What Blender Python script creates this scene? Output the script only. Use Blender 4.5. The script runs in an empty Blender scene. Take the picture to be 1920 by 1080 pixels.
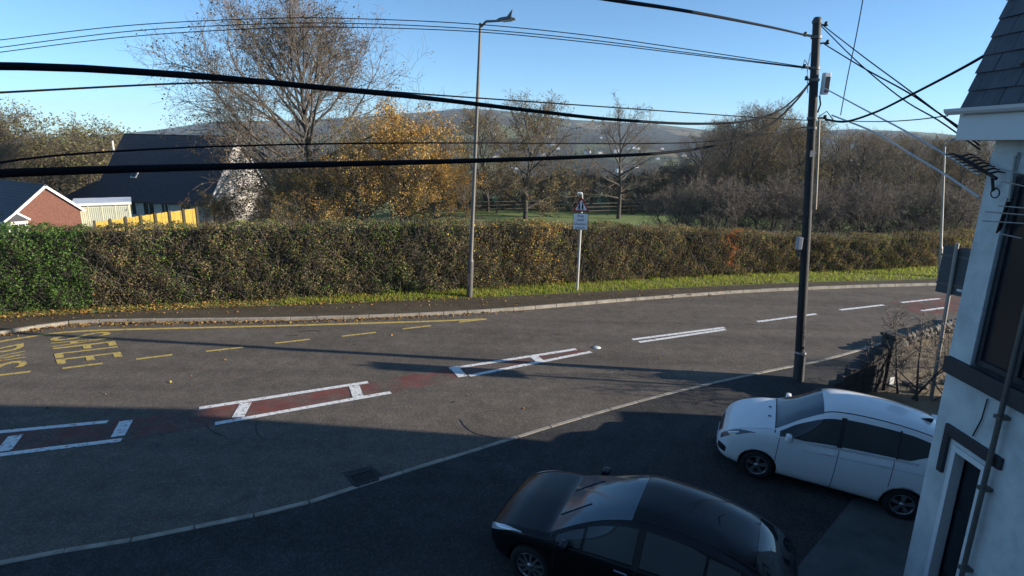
import bpy, bmesh, math, random
import numpy as np
from mathutils import Vector, Matrix
R = math.radians
# ---------------------------------------------------------------- camera
F_PX, PITCH, ROLL, CAM_H = 1100.0, 14.0, 1.2, 6.4
sc = bpy.context.scene
col = sc.collection
cd = bpy.data.cameras.new('camera')
cam = bpy.data.objects.new('camera', cd); col.objects.link(cam); sc.camera = cam
cd.sensor_width = 36.0; cd.lens = 36.0 * F_PX / 1920.0
cd.clip_start = 0.05; cd.clip_end = 20000
_p, _r = R(PITCH), R(ROLL)
FWD = Vector((0, math.cos(_p), -math.sin(_p)))
_up = Vector((0, math.sin(_p), math.cos(_p))); _rt = Vector((1, 0, 0))
RT = _rt * math.cos(_r) + _up * math.sin(_r)
UP = _up * math.cos(_r) - _rt * math.sin(_r)
EYE = Vector((0, 0, CAM_H))
m = Matrix((RT, UP, -FWD)).transposed().to_4x4(); m.translation = EYE
cam.matrix_world = m
# ---------------------------------------------------------------- light
SUN_EL, SUN_AZ = 15.0, -6.0        # azimuth counter-clockwise from +X, direction towards the sun
w = bpy.data.worlds.new('World'); sc.world = w; w.use_nodes = True
nt = w.node_tree; nt.nodes.clear()
sky = nt.nodes.new('ShaderNodeTexSky'); sky.sky_type = 'NISHITA'; sky.sun_disc = False
sky.sun_elevation = R(SUN_EL); sky.sun_rotation = R(90 - SUN_AZ)
sky.air_density = 0.6; sky.dust_density = 0.1; sky.ozone_density = 4.2
bg = nt.nodes.new('ShaderNodeBackground'); bg.inputs['Strength'].default_value = 0.118
wo = nt.nodes.new('ShaderNodeOutputWorld')
tint = nt.nodes.new('ShaderNodeMix'); tint.data_type = 'RGBA'; tint.blend_type = 'MULTIPLY'; tint.inputs['Factor'].default_value = 1.0
tint.inputs['B'].default_value = (0.97, 1.09, 0.99, 1)
nt.links.new(sky.outputs[0], tint.inputs['A']); nt.links.new(tint.outputs['Result'], bg.inputs[0]); nt.links.new(bg.outputs[0], wo.inputs[0])
sl = bpy.data.lights.new('sun', 'SUN'); sl.energy = 5.0; sl.angle = R(0.5); sl.color = (1.0, 0.90, 0.76)
so = bpy.data.objects.new('sun', sl); col.objects.link(so)
SUNV = Vector((math.cos(R(SUN_EL)) * math.cos(R(SUN_AZ)), math.cos(R(SUN_EL)) * math.sin(R(SUN_AZ)), math.sin(R(SUN_EL))))
so.rotation_euler = SUNV.to_track_quat('Z', 'Y').to_euler()
so.location = (60, 0, 40)
sc.view_settings.view_transform = 'Standard'; sc.view_settings.look = 'None'
sc.view_settings.exposure = 0.92; sc.view_settings.gamma = 1.0; sc.view_settings.use_curve_mapping = False
sc.cycles.max_bounces = 6; sc.cycles.diffuse_bounces = 3; sc.cycles.glossy_bounces = 3
sc.cycles.transparent_max_bounces = 8; sc.cycles.volume_bounces = 0
sc.cycles.use_adaptive_sampling = True

# ---------------------------------------------------------------- picture <-> place
def ray(px, py):
    return FWD + RT * ((px - 960) / F_PX) - UP * ((py - 540) / F_PX)
def G(px, py, z=0.0):                       # point of the level z seen at that pixel
    d = ray(px, py); return EYE + d * ((CAM_H - z) / -d.z)
def DY(px, py, y):                          # point at distance y
    d = ray(px, py); return EYE + d * (y / d.y)
def PLN(px, py, a, b):                      # point on the upright plane through a and b
    d = ray(px, py); n = Vector((b[1] - a[1], a[0] - b[0], 0))
    return EYE + d * ((Vector((a[0], a[1], 0)) - Vector((EYE.x, EYE.y, 0))).dot(n) / d.dot(n))

# ---------------------------------------------------------------- materials
MATS = {}
def mat(name, c, rough=0.7, var=0.0, scale=6.0, bump=0.0, bscale=40.0, metal=0.0, spec=0.5, c2=None, coat=0.0, detail=5.0, coords='pos'):
    if name in MATS: return MATS[name]
    mt = bpy.data.materials.new(name); mt.use_nodes = True
    N = mt.node_tree.nodes; L = mt.node_tree.links; b = N['Principled BSDF']
    b.inputs['Roughness'].default_value = rough; b.inputs['Metallic'].default_value = metal
    b.inputs['Specular IOR Level'].default_value = spec
    b.inputs['Coat Weight'].default_value = coat; b.inputs['Coat Roughness'].default_value = 0.04
    b.inputs['Base Color'].default_value = (*c, 1)
    if coords == 'pos':
        g = N.new('ShaderNodeNewGeometry'); vec = g.outputs['Position']
    else:
        g = N.new('ShaderNodeTexCoord'); vec = g.outputs['Object']
    if var > 0 or c2 is not None:
        n1 = N.new('ShaderNodeTexNoise'); n1.inputs['Scale'].default_value = scale; n1.inputs['Detail'].default_value = detail
        n1.inputs['Roughness'].default_value = 0.65
        L.new(vec, n1.inputs['Vector'])
        rp = N.new('ShaderNodeValToRGB'); rp.color_ramp.elements[0].position = 0.32; rp.color_ramp.elements[1].position = 0.7
        if c2 is None:
            lo = tuple(max(0, x * (1 - var)) for x in c); hi = tuple(min(1, x * (1 + var)) for x in c)
        else: lo, hi = c, c2
        rp.color_ramp.elements[0].color = (*lo, 1); rp.color_ramp.elements[1].color = (*hi, 1)
        L.new(n1.outputs['Fac'], rp.inputs[0]); L.new(rp.outputs[0], b.inputs['Base Color'])
    if bump > 0:
        n2 = N.new('ShaderNodeTexNoise'); n2.inputs['Scale'].default_value = bscale; n2.inputs['Detail'].default_value = 4
        L.new(vec, n2.inputs['Vector'])
        bp = N.new('ShaderNodeBump'); bp.inputs['Strength'].default_value = bump; bp.inputs['Distance'].default_value = 0.02
        L.new(n2.outputs['Fac'], bp.inputs['Height']); L.new(bp.outputs[0], b.inputs['Normal'])
    MATS[name] = mt
    return mt

def asphalt(name, base, patch, speck, red=None):
    """Worn tarmac: broad patches, medium stains and bright chippings."""
    mt = bpy.data.materials.new(name); mt.use_nodes = True
    N = mt.node_tree.nodes; L = mt.node_tree.links; b = N['Principled BSDF']
    g = N.new('ShaderNodeNewGeometry'); vec = g.outputs['Position']
    def noise(s, d=4, r=0.6):
        n = N.new('ShaderNodeTexNoise'); n.inputs['Scale'].default_value = s; n.inputs['Detail'].default_value = d
        n.inputs['Roughness'].default_value = r; L.new(vec, n.inputs['Vector']); return n.outputs['Fac']
    def ramp(fac, p0, c0, p1, c1):
        rp = N.new('ShaderNodeValToRGB'); e = rp.color_ramp.elements
        e[0].position = p0; e[1].position = p1; e[0].color = (*c0, 1); e[1].color = (*c1, 1)
        L.new(fac, rp.inputs[0]); return rp.outputs[0]
    def mix(mode, f, a, c):
        mx = N.new('ShaderNodeMix'); mx.data_type = 'RGBA'; mx.blend_type = mode
        if isinstance(f, float): mx.inputs['Factor'].default_value = f
        else: L.new(f, mx.inputs['Factor'])
        L.new(a, mx.inputs['A']); L.new(c, mx.inputs['B']); return mx.outputs['Result']
    a = ramp(noise(0.45), 0.3, base, 0.7, patch)
    st = ramp(noise(2.3, 6, 0.7), 0.35, (0.8, 0.8, 0.8), 0.65, (1.12, 1.11, 1.1))
    cc = mix('MULTIPLY', 1.0, a, st)
    mp_ = N.new('ShaderNodeMapping'); mp_.inputs['Rotation'].default_value = (0, 0, -0.46); mp_.inputs['Scale'].default_value = (0.05, 1.1, 1)
    L.new(vec, mp_.inputs['Vector']); ns_ = N.new('ShaderNodeTexNoise'); ns_.inputs['Scale'].default_value = 1.0; ns_.inputs['Detail'].default_value = 5
    L.new(mp_.outputs[0], ns_.inputs['Vector'])
    cc = mix('MULTIPLY', 1.0, cc, ramp(ns_.outputs['Fac'], 0.33, (0.83, 0.83, 0.84), 0.66, (1.13, 1.12, 1.11)))
    cc = mix('MULTIPLY', 1.0, cc, ramp(noise(0.9, 3, 0.5), 0.66, (1, 1, 1), 0.74, (0.74, 0.73, 0.73)))
    v = N.new('ShaderNodeTexVoronoi'); v.inputs['Scale'].default_value = 38; L.new(vec, v.inputs['Vector'])
    sp = ramp(v.outputs['Color'], 0.5, (0.84, 0.84, 0.84), 0.98, speck)
    cc = mix('MULTIPLY', 1.0, cc, sp)
    if red is not None:                       # coloured surfacing worn through to the tarmac
        f = ramp(noise(1.1, 8, 0.75), 0.42, (0, 0, 0), 0.62, (1, 1, 1))
        rc = N.new('ShaderNodeRGB'); rc.outputs[0].default_value = (*red, 1)
        rr = mix('MULTIPLY', 1.0, rc.outputs[0], st)
        cc = mix('MIX', f, cc, rr)
    L.new(cc, b.inputs['Base Color'])
    b.inputs['Roughness'].default_value = 0.9; b.inputs['Specular IOR Level'].default_value = 0.2
    bp = N.new('ShaderNodeBump'); bp.inputs['Strength'].default_value = 0.3; bp.inputs['Distance'].default_value = 0.006
    L.new(v.outputs['Distance'], bp.inputs['Height']); L.new(bp.outputs[0], b.inputs['Normal'])
    MATS[name] = mt; return mt

def paint(name, c, under, wear=0.42):
    """Road paint worn through to the tarmac in flecks."""
    mt = bpy.data.materials.new(name); mt.use_nodes = True
    N = mt.node_tree.nodes; L = mt.node_tree.links; b = N['Principled BSDF']
    g = N.new('ShaderNodeNewGeometry')
    n = N.new('ShaderNodeTexNoise'); n.inputs['Scale'].default_value = 9; n.inputs['Detail'].default_value = 8; n.inputs['Roughness'].default_value = 0.8
    L.new(g.outputs['Position'], n.inputs['Vector'])
    rp = N.new('ShaderNodeValToRGB'); e = rp.color_ramp.elements
    e[0].position = wear - 0.04; e[1].position = wear + 0.03
    e[0].color = (*under, 1); e[1].color = (*c, 1)
    L.new(n.outputs['Fac'], rp.inputs[0]); L.new(rp.outputs[0], b.inputs['Base Color'])
    b.inputs['Roughness'].default_value = 0.8
    MATS[name] = mt; return mt

def leaf_mat(name, transl=0.3):
    mt = bpy.data.materials.new(name); mt.use_nodes = True
    N = mt.node_tree.nodes; L = mt.node_tree.links; N.clear()
    at = N.new('ShaderNodeAttribute'); at.attribute_name = 'col'
    d = N.new('ShaderNodeBsdfDiffuse'); t = N.new('ShaderNodeBsdfTranslucent'); mx = N.new('ShaderNodeMixShader')
    mx.inputs[0].default_value = transl; o = N.new('ShaderNodeOutputMaterial')
    L.new(at.outputs['Color'], d.inputs[0]); L.new(at.outputs['Color'], t.inputs[0])
    L.new(d.outputs[0], mx.inputs[1]); L.new(t.outputs[0], mx.inputs[2]); L.new(mx.outputs[0], o.inputs[0])
    MATS[name] = mt; return mt

M_ROAD = asphalt('road_tarmac', (0.122, 0.104, 0.086), (0.158, 0.136, 0.113), (1.55, 1.52, 1.5))
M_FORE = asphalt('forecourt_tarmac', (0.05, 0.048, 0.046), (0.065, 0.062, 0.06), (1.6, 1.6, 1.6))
M_RED = asphalt('red_surfacing', (0.118, 0.10, 0.084), (0.145, 0.125, 0.105), (1.7, 1.6, 1.6), red=(0.20, 0.068, 0.058))
M_PATH = asphalt('footway_tarmac', (0.082, 0.066, 0.046), (0.105, 0.086, 0.06), (1.5, 1.5, 1.45))
M_WHITE = paint('white_line_paint', (0.78, 0.77, 0.74), (0.17, 0.16, 0.15), 0.44)
M_YELLOW = paint('yellow_line_paint', (0.58, 0.42, 0.11), (0.13, 0.11, 0.07), 0.45)
M_LEAF = leaf_mat('leaf'); M_BLADE = leaf_mat('grass_blade', 0.5)
M_KERB = mat('kerb_concrete', (0.34, 0.30, 0.24), 0.85, 0.3, 3.0, 0.25, 60)
M_BARK = mat('bark', (0.075, 0.064, 0.055), 0.9, 0.35, 8)
M_TWIG = mat('twig', (0.165, 0.132, 0.104), 0.9, 0.2, 4)

# ---------------------------------------------------------------- mesh helpers
def tag(o, label=None, cat=None, group=None, kind=None):
    if label: o['label'] = label
    if cat: o['category'] = cat
    if group: o['group'] = group
    if kind: o['kind'] = kind
    return o
def link(name, me, parent=None, loc=None):
    o = bpy.data.objects.new(name, me); col.objects.link(o)
    if parent is not None: o.parent = parent
    if loc is not None: o.location = loc
    return o
def empty(name, loc=(0, 0, 0), rz=0.0, label=None, cat=None, group=None):
    o = bpy.data.objects.new(name, None); col.objects.link(o)
    o.location = loc; o.rotation_euler = (0, 0, rz); o.empty_display_size = 0.3
    return tag(o, label, cat, group)
def np_mesh(name, V, Q, mt, cols=None, smooth=False):
    """V (n,3), Q (m,k) equal-sided faces."""
    V = np.asarray(V, dtype=np.float32); Q = np.asarray(Q, dtype=np.int32)
    me = bpy.data.meshes.new(name)
    me.vertices.add(len(V)); me.vertices.foreach_set('co', V.ravel())
    k = Q.shape[1]
    me.loops.add(Q.size); me.loops.foreach_set('vertex_index', Q.ravel())
    me.polygons.add(len(Q)); me.polygons.foreach_set('loop_start', np.arange(0, Q.size, k, dtype=np.int32))
    if smooth: me.polygons.foreach_set('use_smooth', np.ones(len(Q), dtype=bool))
    if cols is not None:
        a = me.attributes.new('col', 'FLOAT_COLOR', 'POINT')
        c4 = np.ones((len(V), 4), dtype=np.float32); c4[:, :3] = cols
        a.data.foreach_set('color', c4.ravel())
    me.materials.append(mt); me.update(calc_edges=True); me.validate()
    return me

class MB:
    """Collects shapes into one mesh."""
    def __init__(s): s.v = []; s.f = []; s.sm = []
    def add(s, vs, fs, smooth=False):
        o = len(s.v); s.v += [tuple(x) for x in vs]; s.f += [tuple(i + o for i in f) for f in fs]; s.sm += [smooth] * len(fs)
        return s
    def box(s, c, size, rz=0.0, axes=None, bev=0.0):
        hx, hy, hz = size[0] / 2, size[1] / 2, size[2] / 2
        if axes is None:
            ca, sa = math.cos(rz), math.sin(rz)
            ax = (Vector((ca, sa, 0)), Vector((-sa, ca, 0)), Vector((0, 0, 1)))
        else: ax = [Vector(a).normalized() for a in axes]
        c = Vector(c)
        if bev <= 0:
            vs = [c + ax[0] * (x * hx) + ax[1] * (y * hy) + ax[2] * (z * hz) for z in (-1, 1) for y in (-1, 1) for x in (-1, 1)]
            fs = [(0, 2, 3, 1), (4, 5, 7, 6), (0, 1, 5, 4), (2, 6, 7, 3), (0, 4, 6, 2), (1, 3, 7, 5)]
            return s.add(vs, fs)
        b = min(bev, hx * .9, hy * .9, hz * .9)
        bm = bmesh.new(); bmesh.ops.create_cube(bm, size=1)
        for v in bm.verts: v.co = Vector((v.co.x * size[0], v.co.y * size[1], v.co.z * size[2]))
        bmesh.ops.bevel(bm, geom=bm.edges[:], offset=b, segments=2, affect='EDGES', profile=0.6)
        bm.verts.index_update()
        vs = [c + ax[0] * v.co.x + ax[1] * v.co.y + ax[2] * v.co.z for v in bm.verts]
        fs = [[v.index for v in f.verts] for f in bm.faces]; bm.free()
        return s.add(vs, fs)
    def tube(s, pts, r, n=8, caps=True):
        pts = [Vector(p) for p in pts]; k = len(pts)
        rs = r if isinstance(r, (list, tuple)) else [r] * k
        vs = []; ref = None
        for i, p in enumerate(pts):
            t = (pts[min(i + 1, k - 1)] - pts[max(i - 1, 0)]).normalized()
            if ref is None:
                ref = Vector((0, 0, 1)) if abs(t.z) < 0.9 else Vector((1, 0, 0))
            u = (ref - t * ref.dot(t)).normalized(); ref = u; v = t.cross(u)
            vs += [p + (u * math.cos(a) + v * math.sin(a)) * rs[i] for a in [2 * math.pi * j / n for j in range(n)]]
        fs = [(i * n + j, i * n + (j + 1) % n, (i + 1) * n + (j + 1) % n, (i + 1) * n + j) for i in range(k - 1) for j in range(n)]
        s.add(vs, fs, True)
        if caps: s.add(vs[:n], [tuple(range(n - 1, -1, -1))]); s.add(vs[-n:], [tuple(range(n))])
        return s
    def prism(s, poly, d, both=True):
        """Polygon of 3-D points pushed along vector d."""
        poly = [Vector(p) for p in poly]; n = len(poly); d = Vector(d)
        vs = poly + [p + d for p in poly]
        fs = [tuple(range(n - 1, -1, -1)), tuple(range(n, 2 * n))] + [(i, (i + 1) % n, n + (i + 1) % n, n + i) for i in range(n)]
        return s.add(vs, fs)
    def lathe(s, prof, c=(0, 0, 0), axis='z', n=24):
        vs = []; k = len(prof); c = Vector(c)
        for a in [2 * math.pi * j / n for j in range(n)]:
            for r_, h in prof:
                x, y = r_ * math.cos(a), r_ * math.sin(a)
                vs.append(c + (Vector((x, y, h)) if axis == 'z' else Vector((x, h, y)) if axis == 'y' else Vector((h, x, y))))
        fs = [(j * k + i, ((j + 1) % n) * k + i, ((j + 1) % n) * k + i + 1, j * k + i + 1) for j in range(n) for i in range(k - 1)]
        return s.add(vs, fs, True)
    def mesh(s, name, mt):
        me = bpy.data.meshes.new(name); me.from_pydata(s.v, [], s.f)
        me.polygons.foreach_set('use_smooth', s.sm); me.materials.append(mt); me.update()
        bm = bmesh.new(); bm.from_mesh(me); bmesh.ops.recalc_face_normals(bm, faces=bm.faces[:]); bm.to_mesh(me); bm.free()
        return me
    def build(s, name, mt, parent=None, loc=None):
        return link(name, s.mesh(name, mt), parent, loc)

def crspline(P, n):
    """Catmull-Rom through points, n samples evenly spaced by length."""
    P = [np.array(p, float) for p in P]
    P = [2 * P[0] - P[1]] + P + [2 * P[-1] - P[-2]]
    out = []
    for i in range(1, len(P) - 2):
        for t in np.linspace(0, 1, 16, endpoint=False):
            a, b, c, d = P[i - 1], P[i], P[i + 1], P[i + 2]
            out.append(0.5 * ((2 * b) + (-a + c) * t + (2 * a - 5 * b + 4 * c - d) * t * t + (-a + 3 * b - 3 * c + d) * t ** 3))
    out.append(P[-2]); out = np.array(out)
    L = np.r_[0, np.cumsum(np.linalg.norm(np.diff(out, axis=0), axis=1))]
    if n is None: return out, L
    s = np.linspace(0, L[-1], n)
    return np.stack([np.interp(s, L, out[:, k]) for k in range(out.shape[1])], 1)
def ribbon(name, rows, mt, parent=None, **kw):
    """rows: list of equally long polylines (n,3) from one edge to the other."""
    A = np.array(rows); m_, n_ = A.shape[:2]
    idx = np.arange(m_ * n_).reshape(m_, n_)
    Q = np.stack([idx[:-1, :-1], idx[:-1, 1:], idx[1:, 1:], idx[1:, :-1]], -1).reshape(-1, 4)
    me = np_mesh(name, A.reshape(-1, 3), Q, mt)
    bm = bmesh.new(); bm.from_mesh(me)
    if sum(f.normal.z for f in bm.faces) < 0: bmesh.ops.reverse_faces(bm, faces=bm.faces[:])
    bm.to_mesh(me); bm.free()
    return tag(link(name, me, parent), **kw)
def zl(P, z): P = np.array(P, float).copy(); P[:, 2] = z; return P
def offset(P, d):
    """Shift a plan polyline sideways (left of its direction positive)."""
    P = np.asarray(P); t = np.gradient(P[:, :2], axis=0); t /= np.linalg.norm(t, axis=1)[:, None]
    Q = P.copy(); Q[:, 0] -= t[:, 1] * d; Q[:, 1] += t[:, 0] * d; return Q

def leaves_mesh(name, P, size, cols, rng, mt, flat=0.0, aspect=0.55):
    """A four-cornered leaf at every point, each turned its own way."""
    n = len(P); P = np.asarray(P)
    a = rng.normal(size=(n, 3)); a[:, 2] *= (1 - flat); a /= np.linalg.norm(a, axis=1)[:, None] + 1e-9
    b = rng.normal(size=(n, 3)); b[:, 2] *= (1 - flat)
    b -= a * (a * b).sum(1)[:, None]; b /= np.linalg.norm(b, axis=1)[:, None] + 1e-9
    s = (size * rng.uniform(0.6, 1.35, n))[:, None]
    V = np.stack([P - a * s * .5, P + b * s * .5 * aspect, P + a * s * .5, P - b * s * .5 * aspect], 1).reshape(-1, 3)
    Q = np.arange(4 * n).reshape(-1, 4)
    return np_mesh(name, V, Q, mt, np.repeat(cols, 4, axis=0))
LEAF_GAIN = 1.5
def palette(rng, n, cs, jit=0.2):
    cs = np.array(cs); c = cs[rng.integers(0, len(cs), n)]
    return np.clip(c * LEAF_GAIN * rng.uniform(1 - jit, 1 + jit, (n, 1)) * rng.uniform(1 - jit * .4, 1 + jit * .4, (n, 3)), 0, 1)
def tubes_np(seg, n):
    """seg (m,8): p0 p1 r0 r1 -> verts, quads of open tapered tubes."""
    p0, p1, r0, r1 = seg[:, :3], seg[:, 3:6], seg[:, 6:7], seg[:, 7:8]
    d = p1 - p0; d /= np.linalg.norm(d, axis=1)[:, None] + 1e-9
    ref = np.where(np.abs(d[:, 2:3]) < 0.9, np.array([[0, 0, 1.0]]), np.array([[1.0, 0, 0]]))
    u = np.cross(d, ref); u /= np.linalg.norm(u, axis=1)[:, None] + 1e-9; v = np.cross(d, u)
    an = 2 * np.pi * np.arange(n) / n
    ring = u[:, None] * np.cos(an)[None, :, None] + v[:, None] * np.sin(an)[None, :, None]
    V = np.concatenate([p0[:, None] + ring * r0[:, None], p1[:, None] + ring * r1[:, None]], 1)
    base = (np.arange(len(seg)) * 2 * n)[:, None]; j = np.arange(n)[None]; j2 = (j + 1) % n
    Q = np.stack([base + j, base + j2, base + n + j2, base + n + j], -1).reshape(-1, 4)
    return V.reshape(-1, 3), Q
# ================================================================ GROUND AND ROAD
rng = np.random.default_rng(7); random.seed(7)
AX0 = np.array([4.7, 14.8]); AXN = np.array([0.491, -0.871])         # near kerb axis and the way down to the forecourt
def FZ(x, y):
    d = (x - AX0[0]) * AXN[0] + (y - AX0[1]) * AXN[1]
    return -0.08 * np.maximum(0, d - 0.6)
def GF(px, py, dz=0.0):
    z = 0.0
    for _ in range(30):
        p = G(px, py, z + dz); z = float(FZ(p.x, p.y))
    return p
near_px = [(0, 1052), (200, 1018), (400, 978), (550, 946), (720, 893), (900, 838), (1080, 783), (1280, 729), (1450, 692), (1540, 674), (1650, 643), (1770, 608)]
NEAR = [tuple(G(*p)) for p in near_px]
NEAR = [(-26, -1.0, 0), (-15, 4.6, 0)] + NEAR + [(24, 26.2, 0), (34, 31.5, 0), (50, 38, 0)]
far_px = [(0, 628), (60, 618), (110, 611), (170, 606.5), (300, 604.5), (500, 602), (700, 597), (900, 587), (1000, 580), (1200, 563), (1400, 549), (1600, 540), (1800, 533)]
FAR = [tuple(G(*p)) for p in far_px]
FAR = [(-30, 8.5, 0), (-21, 14.6, 0)] + FAR + [(31, 31.2, 0), (42, 35.5, 0), (60, 43, 0)]
back_px = [(0, 597), (300, 581), (600, 570), (900, 558), (1200, 543), (1500, 530), (1760, 522)]
BACK = [tuple(G(px, py, 0.1)) for px, py in back_px]
BACK = [(-32, 11.5, 0.1), (-23, 17.0, 0.1)] + BACK + [(30, 32.4, 0.1), (41, 37, 0.1), (59, 44.8, 0.1)]
NB = np.array(BACK)
def yback(x): return np.interp(x, NB[:, 0], NB[:, 1])

def terrain_z(x, y):
    x = np.asarray(x, float); y = np.asarray(y, float)
    t = y - yback(x)
    south = np.minimum(-0.6, FZ(x, y) - 0.6)
    g = 0.004 + 0.062 / (1 + np.exp((x + 13) / 3.0))
    g = g * np.clip((y - 20) / 20, 0, 1)
    north = 0.06 - g * np.maximum(0, t - 3) - 0.13 * np.maximum(0, t - 48) ** 1.02 * (t > 48)
    north = np.maximum(north, -48 + 0.004 * np.minimum(y, 2000))
    k = np.clip((t - 0.1) / 0.8, 0, 1)
    return south * (1 - k) + north * k
gx = np.unique(np.r_[np.linspace(-60, 60, 121), np.linspace(-400, -60, 35), np.linspace(60, 400, 35), np.linspace(-4000, -400, 19), np.linspace(400, 4000, 19)])
gy = np.unique(np.r_[np.linspace(-60, 0, 13), np.linspace(0, 110, 111), np.linspace(110, 500, 40), np.linspace(500, 6500, 31)])
XX, YY = np.meshgrid(gx, gy); ZZ = terrain_z(XX, YY)
idx = np.arange(XX.size).reshape(XX.shape)
Q = np.stack([idx[:-1, :-1], idx[:-1, 1:], idx[1:, 1:], idx[1:, :-1]], -1).reshape(-1, 4)
M_FIELD = mat('field_grass', (0.11, 0.17, 0.04), 0.95, 0, 0.35, 0.4, 14, c2=(0.19, 0.24, 0.06), detail=8)
tag(link('ground', np_mesh('ground', np.stack([XX, YY, ZZ], -1).reshape(-1, 3), Q, M_FIELD, smooth=True)), 'mown green grass field falling away behind the hedge', kind='structure')

# hills across the valley
sky_px = [(-900, 262), (-300, 255), (0, 262), (210, 252), (300, 243), (400, 228), (560, 226), (700, 217), (800, 210), (870, 203), (940, 207), (1000, 217), (1080, 225), (1230, 233), (1330, 244), (1450, 250), (1540, 245), (1600, 242), (1720, 247), (1800, 254), (1920, 262), (2300, 270), (2900, 262)]
sx = np.array([p[0] for p in sky_px]); sy = np.array([p[1] for p in sky_px])
cols_px = np.linspace(-900, 2900, 381); rows_y = np.r_[np.linspace(650, 2400, 60), np.linspace(2440, 3400, 16)]
def lnoise(x, y, seed=0):
    v = 0
    r_ = np.random.default_rng(seed)
    for k in range(14):
        f = 0.0012 * 1.32 ** k; a = r_.uniform(0, 6.28); ph = r_.uniform(0, 6.28)
        v = v + np.sin((x * math.cos(a) + y * math.sin(a)) * f * 6.28 + ph) / 1.28 ** k
    return v
HV = []
for pxv in cols_px:
    top = DY(pxv, float(np.interp(pxv, sx, sy)), 2400.0)
    for yy in rows_y:
        xx = top.x * yy / 2400.0
        t = (yy - 650) / 1750
        if t <= 1:
            prof = t ** 1.25
            zz = -42 + (top.z + 42) * prof + lnoise(xx, yy, 3) * 5.0 * math.sin(min(t, 1) * math.pi)
        else: zz = top.z - (yy - 2400) * 0.07
        HV.append((xx, yy, zz - (4 if yy == rows_y[0] else 0)))
n1, n2 = len(cols_px), len(rows_y); idx = np.arange(n1 * n2).reshape(n1, n2)
Q = np.stack([idx[:-1, :-1], idx[1:, :-1], idx[1:, 1:], idx[:-1, 1:]], -1).reshape(-1, 4)
mh = bpy.data.materials.new('hill_land'); mh.use_nodes = True; N = mh.node_tree.nodes; L = mh.node_tree.links; b = N['Principled BSDF']
g = N.new('ShaderNodeNewGeometry'); mp = N.new('ShaderNodeMapping'); mp.inputs['Scale'].default_value = (0.007, 0.0035, 0.004)
L.new(g.outputs['Position'], mp.inputs['Vector'])
v = N.new('ShaderNodeTexVoronoi'); v.inputs['Scale'].default_value = 1.0; L.new(mp.outputs[0], v.inputs['Vector'])
r1 = N.new('ShaderNodeValToRGB'); r1.color_ramp.interpolation = 'CONSTANT'
for pz, cc in ((0.0, (0.10, 0.11, 0.05)), (0.25, (0.05, 0.045, 0.03)), (0.45, (0.17, 0.18, 0.07)), (0.62, (0.045, 0.042, 0.028)), (0.8, (0.20, 0.16, 0.09))):
    e = r1.color_ramp.elements[0] if pz == 0 else r1.color_ramp.elements.new(pz)
    e.position = pz; e.color = (*cc, 1)
r1.color_ramp.elements[-1].color = (0.085, 0.085, 0.045, 1)
L.new(v.outputs['Color'], r1.inputs[0])
n_ = N.new('ShaderNodeTexNoise'); n_.inputs['Scale'].default_value = 0.012; n_.inputs['Detail'].default_value = 9; n_.inputs['Roughness'].default_value = 0.75
L.new(g.outputs['Position'], n_.inputs['Vector'])
r2 = N.new('ShaderNodeValToRGB'); r2.color_ramp.elements[0].position = 0.5; r2.color_ramp.elements[1].position = 0.56
L.new(n_.outputs['Fac'], r2.inputs[0])
mx = N.new('ShaderNodeMix'); mx.data_type = 'RGBA'; mx.inputs['B'].default_value = (0.03, 0.028, 0.02, 1)
L.new(r2.outputs[0], mx.inputs['Factor']); L.new(r1.outputs[0], mx.inputs['A']); L.new(mx.outputs['Result'], b.inputs['Base Color'])
b.inputs['Roughness'].default_value = 1.0; b.inputs['Specular IOR Level'].default_value = 0.0
tag(link('hills', np_mesh('hills', np.array(HV), Q, mh, smooth=True)), 'hazy hillside of fields and woods across the valley', kind='structure')

# carriageway, footway, verge, forecourt
NS = 160
near_s = crspline(NEAR, NS); far_s = crspline(FAR, NS); back_s = crspline(BACK, NS)
road = ribbon('road', [near_s * (1 - t) + far_s * t for t in np.linspace(0, 1, 9)], M_ROAD, kind='structure', label='two lane tarmac road with a bus bay')
ribbon('footway', [zl(offset(far_s, 0.13), 0.098), zl(back_s, 0.1)], M_PATH, kind='structure', label='dark tarmac footway along the hedge')
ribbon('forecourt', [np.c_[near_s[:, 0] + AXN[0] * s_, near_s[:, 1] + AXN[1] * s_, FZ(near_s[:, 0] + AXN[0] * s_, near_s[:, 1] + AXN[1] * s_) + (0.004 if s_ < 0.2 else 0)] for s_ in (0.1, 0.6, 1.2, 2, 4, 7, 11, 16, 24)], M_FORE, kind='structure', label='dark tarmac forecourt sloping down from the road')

def kerb_run(name, line, length, wid, top, side, label):
    root = empty(name); tag(root, label, kind='structure')
    P, Ls = crspline(line, None)
    n = int(Ls[-1] / length)
    mb = MB().box((0, 0, (top - 0.14) / 2), (length - 0.012, wid, top + 0.14), bev=0.018); me = mb.mesh('kerb_stone', M_KERB)
    for i in range(n):
        s0, s1 = i * length, (i + 1) * length
        a = np.array([np.interp(s0, Ls, P[:, k]) for k in range(3)]); c = np.array([np.interp(s1, Ls, P[:, k]) for k in range(3)])
        d = c - a; ang = math.atan2(d[1], d[0]); mid = (a + c) / 2
        o = link('kerb_stone', me, root, (mid[0] - math.sin(ang) * side * wid / 2, mid[1] + math.cos(ang) * side * wid / 2, random.uniform(-.006, .006)))
        o.rotation_euler = (random.uniform(-.01, .01), 0, ang + random.uniform(-.006, .006))
    return root
kerb_run('kerb', FAR, 0.915, 0.14, 0.115, 1, 'pale concrete kerb along the hedge side of the road')
kerb_run('kerb', NEAR, 0.915, 0.12, 0.014, -1, 'flush dropped kerb between road and forecourt')

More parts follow.
